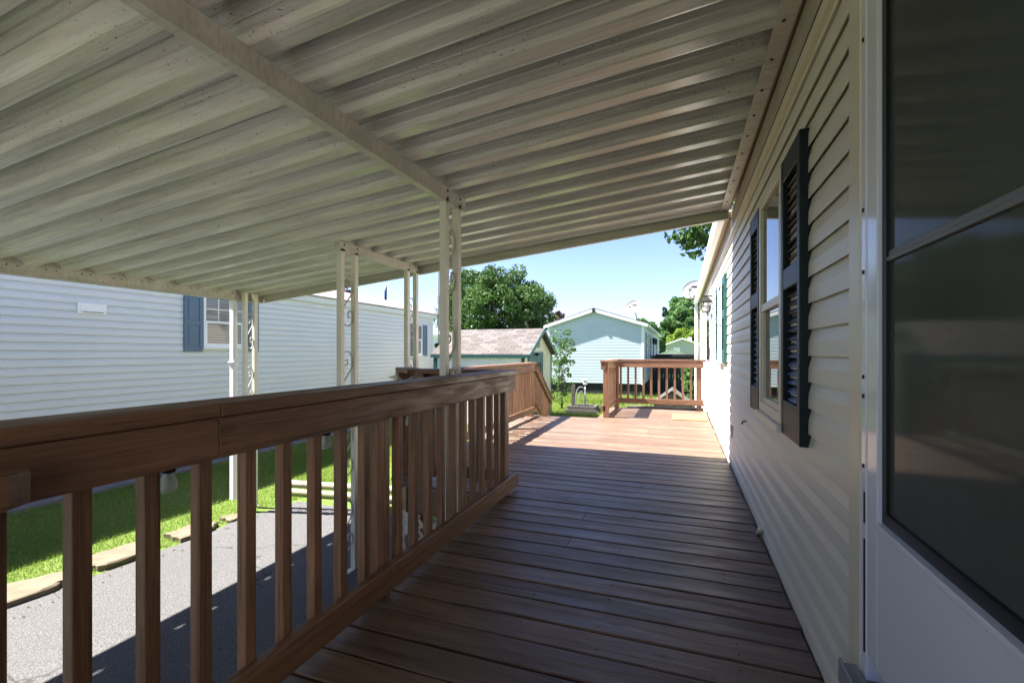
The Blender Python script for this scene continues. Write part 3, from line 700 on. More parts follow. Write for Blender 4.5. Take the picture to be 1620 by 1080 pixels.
# string lights
sl=thing('string_lights','string of clear glass bulbs in black sockets under the long near railing','string lights',(-1.4,1.5,.78))
cord=[]; ys=[-.36,.28,.925,1.565,2.21,2.85,3.35]
for i,yb in enumerate(ys):
    cord.append((-1.405,yb,.797))
    if i<len(ys)-1:
        for k in (1,2,3): cord.append((-1.405,yb+(ys[i+1]-yb)*k/4,.797-.016*(1 if k==2 else .75)))
mb=MB(); mb.tube(cord,.0035,6); part('cord',mb,M_BLACK,sl)
for yb in ys[:-1]:
    m=MB(); zc=.797
    m.lathe([(.0005,-.046),(.012,-.048),(.0145,-.058),(.020,-.072),(.0235,-.086),(.022,-.098),(.014,-.107),(.0005,-.110)][::-1],(-1.405,yb,zc),16)
    b=part('bulb',m,M_CLEAR,sl)
    m=MB(); m.lathe([(.0005,0),(.010,-.002),(.018,-.012),(.02,-.045),(.017,-.05),(.0005,-.05)][::-1],(-1.405,yb,zc),14); part('socket',m,M_BLACK,b)
    m=MB(); m.tube([(-1.405,yb,zc-.05),(-1.405,yb,zc-.085)],.004,6).tube([(-1.405,yb-.008,zc-.085),(-1.405,yb-.009,zc-.092),(-1.405,yb,zc-.098),(-1.405,yb+.009,zc-.092),(-1.405,yb+.008,zc-.085)],.0012,5); part('filament',m,M_GREYM,b)
# star lamp
so=(-2.42,3.60,.86); mb=MB()
t=thing('star_lamp','weathered grey star lamp hung on the corner of the short railing','lamp',so)
q=Matrix.Rotation(R(25),3,'Z')@Matrix.Rotation(R(90),3,'X')
pts=[]
for k in range(10):
    a=R(90+36*k+9); r=.085 if k%2==0 else .036; pts.append(Vector((r*math.cos(a),r*math.sin(a),0)))
vs=[q@p+Vector(so) for p in pts]+[q@Vector((0,0,.025))+Vector(so),q@Vector((0,0,-.025))+Vector(so)]
mb.add(vs,[f for i in range(10) for f in ((i,(i+1)%10,10),((i+1)%10,i,11))]); part('star',mb,M_COL,t)
mb=MB(); mb.tube([(-2.42,3.60,.935),(-2.36,3.62,.95),(-2.30,3.55,.90)],.005,6).tube(crom([(-2.36,3.50,.90),(-2.27,3.42,.865),(-2.15,3.32,.855),(-2.02,3.22,.90)]),.007,6); part('cable',mb,M_GREYM,t)

# doormat, grey timber behind the back rail
mb=MB(); mb.box(-.12,.43,7.88,8.56,.004,.014); solo('doormat',mb,M_MAT,'tan rectangular doormat on the sunny deck before the far door','doormat',(.15,8.2,0),bevel=.003)
mb=MB(); mb.box(-.98,.42,9.33,9.47,-.09,.03); solo('timber',mb,W_GREY,'grey timber lying level behind the far railing','timber',(-.3,9.4,0),bevel=.006)

# ------------------------------------------------------------------ stones, timbers, grass edge
def stone(label,pts,h=.035,grp='flat stones edging the driveway'):
    m=MB(); cx=sum(p[0] for p in pts)/len(pts); cy=sum(p[1] for p in pts)/len(pts); n=len(pts); P_=[]
    for i in range(n):      # roughen the outline
        a=Vector(pts[i]); b=Vector(pts[(i+1)%n])
        for k in range(4):
            q=a.lerp(b,k/4); P_.append((q.x+random.uniform(-.018,.018),q.y+random.uniform(-.018,.018)))
    N_=len(P_); vs=[(x,y,GZ-.01) for x,y in P_]+[(x,y,GZ+h*.8+random.uniform(-.004,.004)) for x,y in P_]+[(cx+(x-cx)*.92,cy+(y-cy)*.92,GZ+h+random.uniform(-.004,.004)) for x,y in P_]+[(cx,cy,GZ+h)]
    fs=[(i,(i+1)%N_,N_+(i+1)%N_,N_+i) for i in range(N_)]+[(N_+i,N_+(i+1)%N_,2*N_+(i+1)%N_,2*N_+i) for i in range(N_)]+[(2*N_+i,2*N_+(i+1)%N_,3*N_) for i in range(N_)]
    m.add(vs,fs); return solo('edging_stone',m,M_STONE,label,'stone',(cx,cy,GZ),grp)
stone('long tan flat stone at the asphalt edge, closest to the left margin',[(-5.22,1.6),(-5.08,2.3),(-5.12,2.52),(-5.33,2.62),(-5.50,2.3),(-5.48,1.8)],.055)
stone('second tan flat stone along the driveway, between the near one and the small ones',[(-5.12,2.80),(-5.10,3.22),(-5.26,3.36),(-5.46,3.26),(-5.50,2.86),(-5.3,2.72)],.05)
stone('third flat stone along the driveway, half sunk in grass',[(-5.10,3.5),(-5.07,3.84),(-5.2,3.98),(-5.42,3.9),(-5.40,3.52)],.045)
stone('small grey flat stone near the white column foot',[(-5.12,4.08),(-5.1,4.26),(-5.26,4.34),(-5.34,4.14)],.03)
def log(label,a,b,r,z):
    m=MB(); a=Vector((a[0],a[1],z)); b=Vector((b[0],b[1],z)); n=14
    pts=[a.lerp(b,i/n) for i in range(n+1)]
    m.tube(pts,[r*(1+random.uniform(-.04,.04)) for _ in pts],12); solo('landscape_timber',m,W_LOG,label,'timber',tuple((a+b)/2),'weathered round timbers beside the lawn')
log('upper pale round timber at the lawn edge beyond the white column',(-5.58,5.33),(-3.7,5.62),.055,GZ+.10)
log('lower pale round timber lying at the asphalt edge beyond the white column',(-5.50,5.18),(-3.6,5.42),.05,GZ+.035)

lt=MB()
for k in range(150):
    yy=random.uniform(1.2,6.0); xx=-5.06+random.gauss(0,.10)+(.3 if random.random()<.2 else 0); a=random.uniform(0,6.28); r=random.uniform(.008,.02)
    if xx<-5.3: continue
    z=GZ+.004; dx,dy=math.cos(a)*r,math.sin(a)*r
    lt.add([(xx-dx,yy-dy,z),(xx+dy*.5,yy-dx*.5,z+.006),(xx+dx,yy+dy,z+.002),(xx-dy*.5,yy+dx*.5,z+.008)],[(0,1,2,3)])
lo_=setting('leaf_litter',lt,M_SOIL,'stuff','dry leaf bits and soil along the driveway edge')
def blades(name,region,n,h0,h1,w,mat,cond=None,label=None):
    x0,x1,y0,y1=region; X=rng.uniform(x0,x1,n); Y=rng.uniform(y0,y1,n)
    if cond is not None: k=cond(X,Y); X,Y=X[k],Y[k]; n=len(X)
    a=rng.uniform(0,2*np.pi,n); h=rng.uniform(h0,h1,n); lean=rng.normal(0,.35,(n,2))*h[:,None]
    dx,dy=np.cos(a)*w/2,np.sin(a)*w/2
    V=np.zeros((n,3,3)); V[:,0]=np.stack([X-dx,Y-dy,np.full(n,GZ-.012)],1); V[:,1]=np.stack([X+dx,Y+dy,np.full(n,GZ-.012)],1); V[:,2]=np.stack([X+lean[:,0],Y+lean[:,1],GZ-.012+h],1)
    r=np.clip(rng.normal(.5,.2,n)+.25*np.sin(X*1.7)*np.cos(Y*1.3),0,1)
    me=np_mesh(name,V.reshape(-1,3),np.arange(n*3).reshape(-1,3),np.repeat(r,3)); o=bpy.data.objects.new(name,me); link(o); me.materials.append(mat)
    o['kind']='stuff'; o['label']=label or 'short green lawn grass'; o['category']='grass'; return o
blades('grass',(-8.04,-5.05,1.2,9.5),85000,.02,.055,.006,M_BLADE,lambda X,Y:(X<-5.16+.05*np.sin(Y*2.3)+np.where(Y>4.6,(Y-4.6)*.35,0)+np.where(Y>5.1,2.5,0)))
blades('grass',(-8.0,-2.6,5.6,12),50000,.02,.06,.008,M_BLADE,None)
blades('grass',(-5.2,1.5,14.5,21.3),40000,.05,.16,.012,M_BLADE,None)
blades('tall_grass',(-5.4,-2.0,18.2,20.6),14000,.10,.30,.02,M_BLADE,None,'tall uncut grass before the dark skirting')
blades('weeds',(-1.6,1.2,10.5,19.5),6000,.15,.5,.025,M_BLADE,None,'leafy weeds behind the far railing')

# ------------------------------------------------------------------ neighbour house (left)
nb=thing('mobile_home','long white sided mobile home left of the driveway with slate blue shutters','house',(-10.4,5,GZ))
NX=-8.25
mb=MB(); lap_wall(mb,(NX,-8),(0,1),(1,0),22.45,-.25,2.27,.1145,.028); part('wall',mb,M_NSID,nb)
mb=MB(); mb.box(NX-4.3,NX-.032,-7.9,-7.88,GZ,-.2).box(NX-.06,NX-.032,-8,14.4,GZ,-.2).box(NX-4.3,NX-.004,14.40,14.45,-.86,2.27).box(NX-4.3,NX-4.2,-8,14.4,-.86,2.27).box(NX-4.3,NX-.004,-8.03,-8,-.86,2.27); mb.prism([(NX-4.3,2.27),(NX,2.27),(NX-2.15,2.98)],14.41,14.45,lambda p,q,a:(p,a,q)); mb.prism([(NX-4.3,2.27),(NX,2.27),(NX-2.15,2.98)],-8.02,-7.98,lambda p,q,a:(p,a,q)); part('end_wall',mb,M_NSID,nb)
mb=MB(); mb.box(NX-.01,NX+.02,14.38,14.47,-.86,2.27); part('corner_trim',mb,M_WHITE,nb)
mb=MB(); y=-8
while y<14.4:
    mb.box(NX-.03,NX-.012,y,y+.128,GZ+.036,-.245).box(NX-.0125,NX-.004,y+.04,y+.085,GZ+.036,-.246); y+=.16
part('skirting',mb,M_SKIRT,nb)
mb=MB(); mb.box(NX-.02,NX+.09,-8.2,14.72,2.27,2.43).box(NX+.091,NX+.105,-8.2,14.72,2.40,2.435); part('fascia',mb,M_NSID,nb)
mb=MB(); mb.prism([(NX+.12,2.437),(NX-2.15,3.10),(NX-4.42,2.437),(NX-4.42,2.40),(NX-2.15,3.05),(NX+.12,2.40)],-8.2,14.75,lambda p,q,a:(p,a,q)); part('roof',mb,M_SH_NB,nb)
mb=MB(); mb.prism([(NX+.1,2.27),(NX+.1,2.395),(NX-2.15,3.045),(NX-4.4,2.395),(NX-4.4,2.27),(NX-2.15,2.92)],14.66,14.74,lambda p,q,a:(p,a,q)); part('rake_board',mb,M_WHITE,nb)
sash_window(nb,NX+.022,6.02,6.86,1.18,2.16,1.66,1,M_WHITE,M_BLIND,M_BLIND,fr=.04,mull=(3,2))
panel_shutter(nb,NX+.026,5.67,6.0,1.10,2.13,M_BLUE); panel_shutter(nb,NX+.026,6.89,7.2,1.10,2.13,M_BLUE)
sash_window(nb,NX+.022,13.33,13.66,.98,2.0,1.5,1,M_WHITE,M_BLIND,fr=.035)
panel_shutter(nb,NX+.026,12.98,13.3,.95,2.0,M_BLUE); panel_shutter(nb,NX+.026,13.69,14.0,.95,2.0,M_BLUE)
mb=MB(); mb.box(NX+.0,NX+.05,4.14,4.50,1.655,1.815); mb.box(NX+.050,NX+.057,4.17,4.47,1.69,1.80); v_=part('vent',mb,M_WHITE,nb,.003)
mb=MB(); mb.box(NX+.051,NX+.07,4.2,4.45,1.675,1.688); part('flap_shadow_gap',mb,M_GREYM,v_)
mb=MB(); mb.box(-10.5,-10.0,12.2,12.6,3.02,3.10).box(-10.42,-10.1,12.15,12.2,3.0,3.08); part('roof_vent',mb,M_BLACK,nb,.01)
mb=MB(); mb.tube([(-9.9,14.0,2.9),(-9.9,14.0,3.42)],.045,10); part('vent_pipe',mb,M_BLACK,nb)
mb=MB()
mb.tube([(NX+.15,14.65,GZ),(NX+.13,14.65,3.2),(NX+.16,14.65,7.5)],.028,8).box(NX+.02,NX+.15,14.62,14.68,2.33,2.37)
solo('antenna_mast',mb,M_GREYM,'thin grey antenna mast at the white home\'s far corner','mast',(NX+.15,14.65,GZ))

# ------------------------------------------------------------------ shed
sh=thing('garden_shed','cream garden shed with pinkish shingle roof and green double doors','shed',(-5.4,13.4,GZ))
X0,X1,Y0,Y1=-6.78,-3.99,12.0,14.8; ze=1.0; zp=1.74
mb=MB(); mb.box(X0,X1,Y0,Y0+.03,GZ,ze)
k=X0+.0
while k<X1-.1: mb.box(k-.006,k+.006,Y0-.006,Y0,GZ,ze-.02); k+=.2032
part('side_wall',mb,M_SHEDS,sh)
mb=MB(); mb.prism([(Y0,GZ),(Y1,GZ),(Y1,ze),((Y0+Y1)/2,zp-.04),(Y0,ze)],X1-.03,X1,lambda p,q,a:(a,p,q)); mb.prism([(Y0+.03,GZ),(Y1,GZ),(Y1,ze),((Y0+Y1)/2,zp-.04),(Y0+.03,ze)],X0,X0+.03,lambda p,q,a:(a,p,q)); mb.box(X0+.03,X1-.03,Y1-.03,Y1,GZ,ze)
k=Y0+.2
while k<Y1-.1: mb.box(X1,X1+.012,k-.02,k+.02,GZ,ze); k+=.3
part('gable_wall',mb,M_SHEDW,sh)
ym=(Y0+Y1)/2; sl_=(zp-ze)/(ym-Y0); ov=.05
mb=MB(); yo0,zo0=Y0-ov,ze-ov*sl_; yo1,zo1=Y1+ov,ze-ov*sl_
mb.prism([(yo0,zo0+.02),(ym,zp+.02),(yo1,zo1+.02),(yo1,zo1+.06),(ym,zp+.06),(yo0,zo0+.06)],X0-.1,X1+.16,lambda p,q,a:(a,p,q)); part('roof',mb,M_SH_SHED,sh)
mb=MB()
for a,b in (((yo0,zo0),(ym,zp)),((ym,zp),(yo1,zo1))):
    for xx in (X1+.161,):
        mb.prism([(a[0],a[1]-.06),(b[0],b[1]-.06),(b[0],b[1]+.063),(a[0],a[1]+.063)],xx,xx+.022,lambda p,q,c_:(c_,p,q))
mb.box(X0-.1,X1+.16,yo0-.022,yo0,zo0-.05,zo0+.03); part('trim_board',mb,M_TEAL,sh)
mb=MB(); mb.box(X0-.012,X0+.09,Y0-.012,Y0-.0,GZ,ze-.01).box(X1-.09,X1+.012,Y0-.014,Y0-.0065,GZ,ze-.01).box(X1,X1+.014,Y1-.08,Y1+.01,GZ,ze); part('corner_board',mb,M_TEAL,sh)
for i,(a,b) in enumerate(((12.33,12.97),(12.99,13.63))):
    m=MB(); m.box(X1+.0125,X1+.035,a,b,GZ+.1,.96); d=part('door',m,M_TEAL,sh,.003)
    m=MB(); c_=(a+b)/2; arch=[(c_-.15+.3*t,.60+.16*math.sin(math.pi*t)) for t in [j/10 for j in range(11)]]
    m.tube([(X1+.04,c_-.15,-.5)]+[(X1+.04,p,q) for p,q in arch]+[(X1+.04,c_+.15,-.5)],.014,6); part('arched_moulding',m,M_BLACK,d)
mb=MB(); mb.box(X1+.012,X1+.04,12.24,13.72,.965,1.08).box(X1+.0125,X1+.038,12.24,12.325,GZ,.965).box(X1+.0125,X1+.038,13.635,13.72,GZ,.965); part('door_trim',mb,M_TEAL,sh)
mb=MB(); mb.box(X1,X1+.02,13.15,13.42,1.22,1.46); v_=part('vent',mb,M_GREYM,sh); 
mb=MB()
for j in range(5): mb.box(X1+.021,X1+.03,13.17,13.40,1.235+j*.043,1.258+j*.043)
part('slats',mb,M_CONC,v_)
mb=MB(); mb.box(X1+.0405,X1+.12,12.93,13.03,.98,1.06); part('door_light',mb,M_BLACK,sh,.01)

# ------------------------------------------------------------------ far gabled house
fh=thing('mobile_home','pale blue gabled mobile home beyond the stairs, half in shade','house',(-3.7,28,GZ))
FX0,FX1,FY0,FY1=-5.95,-1.52,21.5,38.0; fe=2.33; fp=3.02
mb=MB(); fm=(FX0+FX1)/2
z=-.36; ex=.135
while z<fp-.04:
    zt=min(z+ex,fp-.03)
    def hw(q): return (FX1-FX0)/2 if q<=fe else (FX1-FX0)/2*max(0.02,(fp-q)/(fp-fe))
    a,b=hw(z),hw(zt); d_=.007
    mb.add([(fm-a,FY0,z),(fm+a,FY0,z),(fm+a,FY0-d_,z+.004),(fm-a,FY0-d_,z+.004),(fm+b,FY0-.003,zt),(fm-b,FY0-.003,zt)],[(0,1,2,3),(3,2,4,5)]); z+=ex
part('gable_wall',mb,M_FSID,fh)
mb=MB(); lap_wall(mb,(FX1,FY0+.001),(0,1),(1,0),FY1-FY0,-.36,fe,.135,.024); part('side_wall',mb,M_FSID,fh)
mb=MB(); mb.box(FX0,FX0+.05,FY0+.01,FY1,-.36,fe).box(FX0,FX1-.01,FY1-.05,FY1,-.36,fe).box(FX0+.02,FX1-.02,FY0+.02,FY0+.05,-.36,fe); part('back_wall',mb,M_FSID,fh)
mb=MB(); mb.box(FX1-.09,FX1+.022,FY0-.024,FY0+.09,-.40,fe).box(FX0-.022,FX0+.07,FY0-.022,FY0+.06,-.38,fe); part('corner_trim',mb,M_WHITE,fh)
ro=.18; sl2=(fp-fe)/((FX1-FX0)/2)
mb=MB(); mb.prism([(FX0-ro,fe-ro*sl2+.06),(fm,fp+.06),(FX1+ro,fe-ro*sl2+.06),(FX1+ro,fe-ro*sl2+.1),(fm,fp+.11),(FX0-ro,fe-ro*sl2+.1)],FY0-.16,FY1+.2,lambda p,q,a:(p,a,q)); part('roof',mb,M_SH_FAR,fh)
mb=MB(); mb.prism([(FX0-ro,fe-ro*sl2-.07),(fm-.001,fp-.08),(fm-.001,fp+.058),(FX0-ro,fe-ro*sl2+.058)],FY0-.185,FY0-.13,lambda p,q,a:(p,a,q)); mb.prism([(fm+.001,fp-.08),(FX1+ro,fe-ro*sl2-.07),(FX1+ro,fe-ro*sl2+.058),(fm+.001,fp+.058)],FY0-.185,FY0-.13,lambda p,q,a:(p,a,q)); mb.box(FX1+ro,FX1+ro+.03,FY0-.15,FY1+.15,fe-ro*sl2-.04,fe-ro*sl2+.07); part('rake_board',mb,M_WHITE,fh)
mb=MB(); mb.prism([(FX0,fe),(fm,fp),(FX1,fe),(FX1,fe-.06),(FX0,fe-.06)],FY0+.02,FY0+.06,lambda p,q,a:(p,a,q)); mb.box(FX1,FX1+ro,FY0-.1,FY1,fe-ro*sl2-.04,fe-ro*sl2-.02); part('soffit',mb,M_WHITE,fh)
mb=MB(); mb.box(fm-.06,fm+.06,FY0-.21,FY0-.186,fp-.10,fp+.07); part('ridge_cap',mb,M_BLACK,fh)
mb=MB(); k=FX0+.05
while k<FX1-.1: mb.box(k,k+.14,FY0+.05,FY0+.08,GZ,-.362); k+=.15
k=FY0+.1
while k<FY1: mb.box(FX1-.06,FX1-.04,k,k+.14,GZ,-.362); k+=.15
part('skirting',mb,W_DARK,fh)
for ya in (23.0,26.2,33.0):
    sash_window(fh,FX1,ya,ya+.95,.55,1.95,1.25,1,M_WHITE,M_GLASS,fr=.06)
    panel_shutter(fh,FX1+.016,ya-.42,ya-.03,.5,2.0,M_BLACK); panel_shutter(fh,FX1+.016,ya+.98,ya+1.37,.5,2.0,M_BLACK)
mb=MB(); mb.box(FX1+.0,FX1+.05,29.2,30.15,-.2,1.95); d=part('door',mb,M_BLACK,fh); 
mb=MB(); mb.box(FX1+.05,FX1+.11,29.26,29.3,.75,.85); part('handle',mb,M_GREYM,d)
for ya in (28.6,31.2):
    mb=MB(); mb.box(FX1+.0,FX1+.16,ya-.07,ya+.07,1.55,1.85).box(FX1+.02,FX1+.2,ya-.1,ya+.1,1.85,1.9); part('wall_lamp',mb,M_BLACK,fh,.01)
dish('satellite_dish','white satellite dish on the pale blue home\'s eave',(-1.97,21.9,3.10),.40,(-.45,-.8,.42),(-1.80,21.95,2.46))
dish('satellite_dish','white satellite dish at the far eave of the cream home',(.36,13.15,2.72),.28,(-.5,-.8,.35),(.62,13.2,2.52))

# porch between the homes with shade put into its board colour, small gabled box, planter, post lamp
po=thing('porch','wooden porch, boards coloured dark for shade, with solid rails between the far homes','porch',(0,26,GZ))
mb=MB(); 
def fencerun(b,x0,x1,y0,y1,z0,z1,alx=True):
    k=x0 if alx else y0
    while k<(x1 if alx else y1):
        if alx: b.box(k,min(k+.135,x1),y0,y1,z0,z1-random.uniform(0,.02))
        else: b.box(x0,x1,k,min(k+.135,y1),z0,z1-random.uniform(0,.02))
        k+=.14
fencerun(mb,-1.3,1.9,23.6,23.63,GZ,.86); fencerun(mb,1.9,1.93,23.6,30,GZ,.86,False); part('boards',mb,W_DARK,po)
mb=MB(); mb.box(-1.34,2.0,23.54,23.7,.86,.905); mb.box(-1.3,1.9,23.7,30,.0,.03); part('cap_rail',mb,W_DARK,po)
mb=MB(); mb.box(-1.3,1.95,27.5,27.54,.0,.9).box(-1.3,1.95,27.5,30,.9,.94); part('back_rail',mb,W_DARK,po)
gb=thing('small_gabled_box','low grey box with plank gable roof just behind the far railing','garden box',(-.1,11.6,GZ))
gx0,gx1,gm=-.62,.30,-.16
mb=MB(); mb.prism([(gx0+.06,GZ),(gx1-.06,GZ),(gx1-.06,-.12),(gm,.16),(gx0+.06,-.12)],11.22,11.24,lambda p,q,a:(p,a,q)); mb.prism([(gx0+.06,GZ),(gx1-.06,GZ),(gx1-.06,-.12),(gm,.16),(gx0+.06,-.12)],12.1,12.12,lambda p,q,a:(p,a,q))
mb.box(gx0+.06,gx0+.08,11.24,12.1,GZ,-.12).box(gx1-.08,gx1-.06,11.24,12.1,GZ,-.12); part('walls',mb,W_GREY,gb)
mb=MB(); mb.prism([(gx0,-.155),(gm,.195),(gx1,-.155),(gx1,-.125),(gm,.225),(gx0,-.125)],11.12,12.2,lambda p,q,a:(p,a,q)); part('roof',mb,W_GREY,gb,.004)
pl=thing('planter_box','grey stacked timber planter with corner post on the shaded lawn by the stairs','planter',(-3.1,15.6,GZ))
mb=MB(); 
for j,(i_) in enumerate((0,.06)):
    z0=GZ+j*.125; mb.box(-3.62+i_,-2.55-i_,15.2+i_,15.3+i_,z0,z0+.12).box(-3.62+i_,-2.55-i_,15.9-i_,16.0-i_,z0,z0+.12).box(-3.62+i_,-3.52+i_,15.31+i_,15.89-i_,z0,z0+.119).box(-2.65-i_,-2.55-i_,15.31+i_,15.89-i_,z0,z0+.119)
part('timbers',mb,W_GREY,pl,.006)
mb=MB(); mb.box(-3.50,-3.38,15.62,15.74,GZ+.2,-.06); part('corner_post',mb,W_GREY,pl,.006)
mb=MB(); mb.box(-3.5,-2.7,15.4,15.8,GZ+.1,GZ+.20); part('soil',mb,W_DARK,pl)
lp=thing('path_light','white capped post lamp on a thin pole in the planter','lamp',(-3.02,15.62,GZ))
mb=MB(); mb.tube([(-3.02,15.62,GZ+.2),(-3.02,15.62,-.02)],.02,8); part('pole',mb,M_GREYM,lp)
mb=MB(); mb.box(-3.08,-2.96,15.56,15.68,-.02,.13).box(-3.10,-2.94,15.54,15.70,.13,.16); part('head',mb,M_WHITE,lp,.008)
mb=MB(); mb.tube(crom([(-3.35,15.55,GZ+.2),(-3.3,15.55,-.25),(-3.15,15.55,-.1),(-3.0,15.55,-.25),(-2.95,15.55,GZ+.2)]),.012,6).tube(crom([(-3.28,15.5,GZ+.2),(-3.2,15.5,-.35),(-3.08,15.5,-.28),(-3.02,15.5,GZ+.2)]),.01,6)
solo('wire_trellis',mb,M_GREYM,'thin grey wire arch standing in the planter','trellis',(-3.15,15.5,GZ+.2))
mb=MB(); mb.lathe([(.0,.0),(.22,.0),(.22,.04),(.16,.05),(.16,.26),(.22,.27),(.22,.31),(.0,.31)],(.22,12.9,-.55),20,M=None); mb.box(.10,.34,12.88,12.92,GZ,-.3); solo('hose_reel',mb,M_BLACK,'black hose reel among weeds by the cream home corner','hose reel',(.22,12.9,GZ))
mb=MB(); mb.tube(crom([(.30,11.9,-.42),(.38,11.8,-.22),(.48,11.8,-.25),(.52,11.9,-.5),(.5,12.0,GZ)]),.018,8); solo('garden_hose',mb,M_WHITE,'white hose loop arching beside the black hose reel','hose',(.4,11.9,GZ))

# distant homes and car
gh=thing('house','grey gabled house far off behind the parked white car','house',(.0,72,GZ))
gx0,gx1=-1.85,2.6; gm=(gx0+gx1)/2
mb=MB(); mb.prism([(gx0,GZ),(gx1,GZ),(gx1,2.05),(gm,2.85),(gx0,2.05)],70,84,lambda p,q,a:(p,a,q)); part('walls',mb,M_GHOUSE,gh)
mb=MB(); mb.prism([(gx0-.3,1.95),(gm,2.87),(gx1+.3,1.95),(gx1+.3,2.1),(gm,3.05),(gx0-.3,2.1)],69.6,84.3,lambda p,q,a:(p,a,q)); rf=part('roof',mb,M_WHITE,gh)
mb=MB(); mb.box(gm+.8,gm+1.3,74,74.5,2.6,3.25); part('chimney',mb,M_WHITE,rf)
mb=MB(); mb.box(gm-1.2,gm-.3,69.97,70.02,.9,1.7); part('window',mb,M_WHITE,gh)
vs_=thing('white_outbuilding','low white outbuilding with shallow gable before the grey house','outbuilding',(-.6,55,GZ))
mb=MB(); mb.prism([(-1.9,GZ),(.35,GZ),(.35,.85),(-.78,1.25),(-1.9,.85)],54,58,lambda p,q,a:(p,a,q)); part('walls',mb,M_WHITE,vs_)
mb=MB(); mb.prism([(-2.1,.78),(-.78,1.27),(.55,.78),(.55,.86),(-.78,1.36),(-2.1,.86)],53.8,58.2,lambda p,q,a:(p,a,q)); part('roof',mb,M_GREYM,vs_)
def car(label,x,y,w,L,mat):
    t=thing('parked_car',label,'car',(x,y,GZ))
    pr=[(-L/2,.35),(-L/2,.8),(-L*.38,.95),(-L*.28,1.42),(L*.12,1.46),(L*.26,1.0),(L*.47,.85),(L/2,.6),(L/2,.35)]
    m=MB(); m.prism(pr,y-w/2,y+w/2,lambda p,q,a:(x+p,a,GZ+q)); part('body',m,mat,t,.06)
    m=MB(); pr=[(-L*.34,1.0),(-L*.265,1.36),(L*.10,1.40),(L*.21,1.02)]; m.prism(pr,y-w/2-.012,y+w/2+.012,lambda p,q,a:(x+p,a,GZ+q)); part('windows',m,M_GLASS,t)
    for dx_ in (-L*.3,L*.3):
        for dy_ in (-w/2+.08,w/2-.08):
            m=MB(); m.lathe([(.0,-.1),(.2,-.1),(.33,-.09),(.33,.09),(.2,.1),(.0,.1)],(x+dx_,y+dy_,GZ+.33),18,M=Matrix.Rotation(R(90),3,'X')); part('wheel',m,M_BLACK,t)
car('dark car parked in front of the grey gabled house',1.0,50,1.8,3.6,M_BLACK)
bw=thing('mobile_home','white mobile home showing over the shed\'s left eave','house',(-11,27,GZ))
mb=MB(); lap_wall(mb,(-17,25),(1,0),(0,-1),9.6,GZ+.4,2.05,.14,.02); part('wall',mb,M_NSID,bw)
mb=MB(); mb.box(-17,-7.45,25.02,29,GZ,2.05); part('end_wall',mb,M_NSID,bw)
mb=MB(); mb.box(-17.2,-7.3,24.85,25.0,2.0,2.16); part('fascia',mb,M_WHITE,bw)
mb=MB(); mb.prism([(24.8,2.162),(27,2.45),(29.2,2.162)],-17.2,-7.3,lambda p,q,a:(a,p,q)); rf=part('roof',mb,M_WHITE,bw)
mb=MB(); mb.box(-10.6,-10.2,26.5,26.9,2.4,2.72); part('chimney',mb,M_BLACK,rf)

# ------------------------------------------------------------------ trees
def leaves(centers, radii, n_each, size, squash=(1,1,1), up=.3):
    V=[];Rn=[]
    for c,r,n in zip(centers,radii,n_each):
        d=rng.normal(0,1,(n,3)); d/=np.linalg.norm(d,axis=1)[:,None]; rad=r*rng.uniform(.35,1,n)**.6
        p=np.array(c)+d*rad[:,None]*np.array(squash)
        u=rng.normal(0,1,(n,3)); u[:,2]+=up; u/=np.linalg.norm(u,axis=1)[:,None]
        w=np.cross(u,rng.normal(0,1,(n,3))); w/=np.linalg.norm(w,axis=1)[:,None]+1e-9
        s=size*rng.uniform(.6,1.3,n)[:,None]
        q=np.stack([p-u*s*.6,p+w*s*.42-u*s*.05,p+u*s*.75,p-w*s*.42-u*s*.05],1); V.append(q)
        Rn.append(np.repeat(np.clip(rng.normal(.45,.2,n)+rng.normal(0,.13),0,1),4))
    V=np.concatenate(V).reshape(-1,3); return V,np.arange(len(V)).reshape(-1,4),np.concatenate(Rn)
def foliage_part(name,V,Q,r,mat,parent):
    me=np_mesh(name,V-np.array(OFF[parent]),Q,r); me.materials.append(mat); o=bpy.data.objects.new(name,me); link(o); o.parent=parent; OFF[o]=OFF[parent]; return o
def tree(name,label,base,h,crown_c,crown_r,clumps,per,leaf,mat,trunk_r=.2,clump_r=.9,group=None,cat='tree',shape=None,limbs=8,up=.3,extra=None):
    t=thing(name,label,cat,base,group); cc=np.array(crown_c); cr=np.array(crown_r); cs=[];rs=[]
    while len(cs)<clumps:
        d=rng.normal(0,1,3); d/=np.linalg.norm(d); k=rng.uniform(.25,1)**.45; p=d*k
        if shape is not None and not shape(p): continue
        cs.append(cc+p*cr); rs.append(clump_r*rng.uniform(.55,1.2)*(1.15-.4*k))
    if extra: cs += [np.array(e[:3]) for e in extra]; rs += [e[3] for e in extra]
    V,Q,r=leaves(cs,rs,[int(per*rng.uniform(.6,1.3)*(1 if i<clumps else min(1,(rs[i]/.5)**2*.8))) for i in range(len(cs))],leaf,(1,1,.8),up); foliage_part('crown',V,Q,r,mat,t)
    m=MB(); b=Vector(base); top=Vector((crown_c[0],crown_c[1],crown_c[2]+crown_r[2]*.3)); n=7
    pts=[b.lerp(top,i/n)+Vector((random.uniform(-1,1),random.uniform(-1,1),0))*trunk_r*.35*(i>0) for i in range(n+1)]
    m.tube(pts,[trunk_r*(1.25 if i==0 else 1-.8*i/n) for i in range(n+1)],10)
    for k in range(limbs):
        i=random.randint(2,n-1); a=Vector(pts[i]); e=Vector(cs[(k*7)%len(cs)]); mid=a.lerp(e,.5)+Vector((0,0,.08*(e-a).length))
        m.tube([a,mid,e],[trunk_r*.4,trunk_r*.22,trunk_r*.06],7)
    part('trunk',m,M_BARK,t); return t
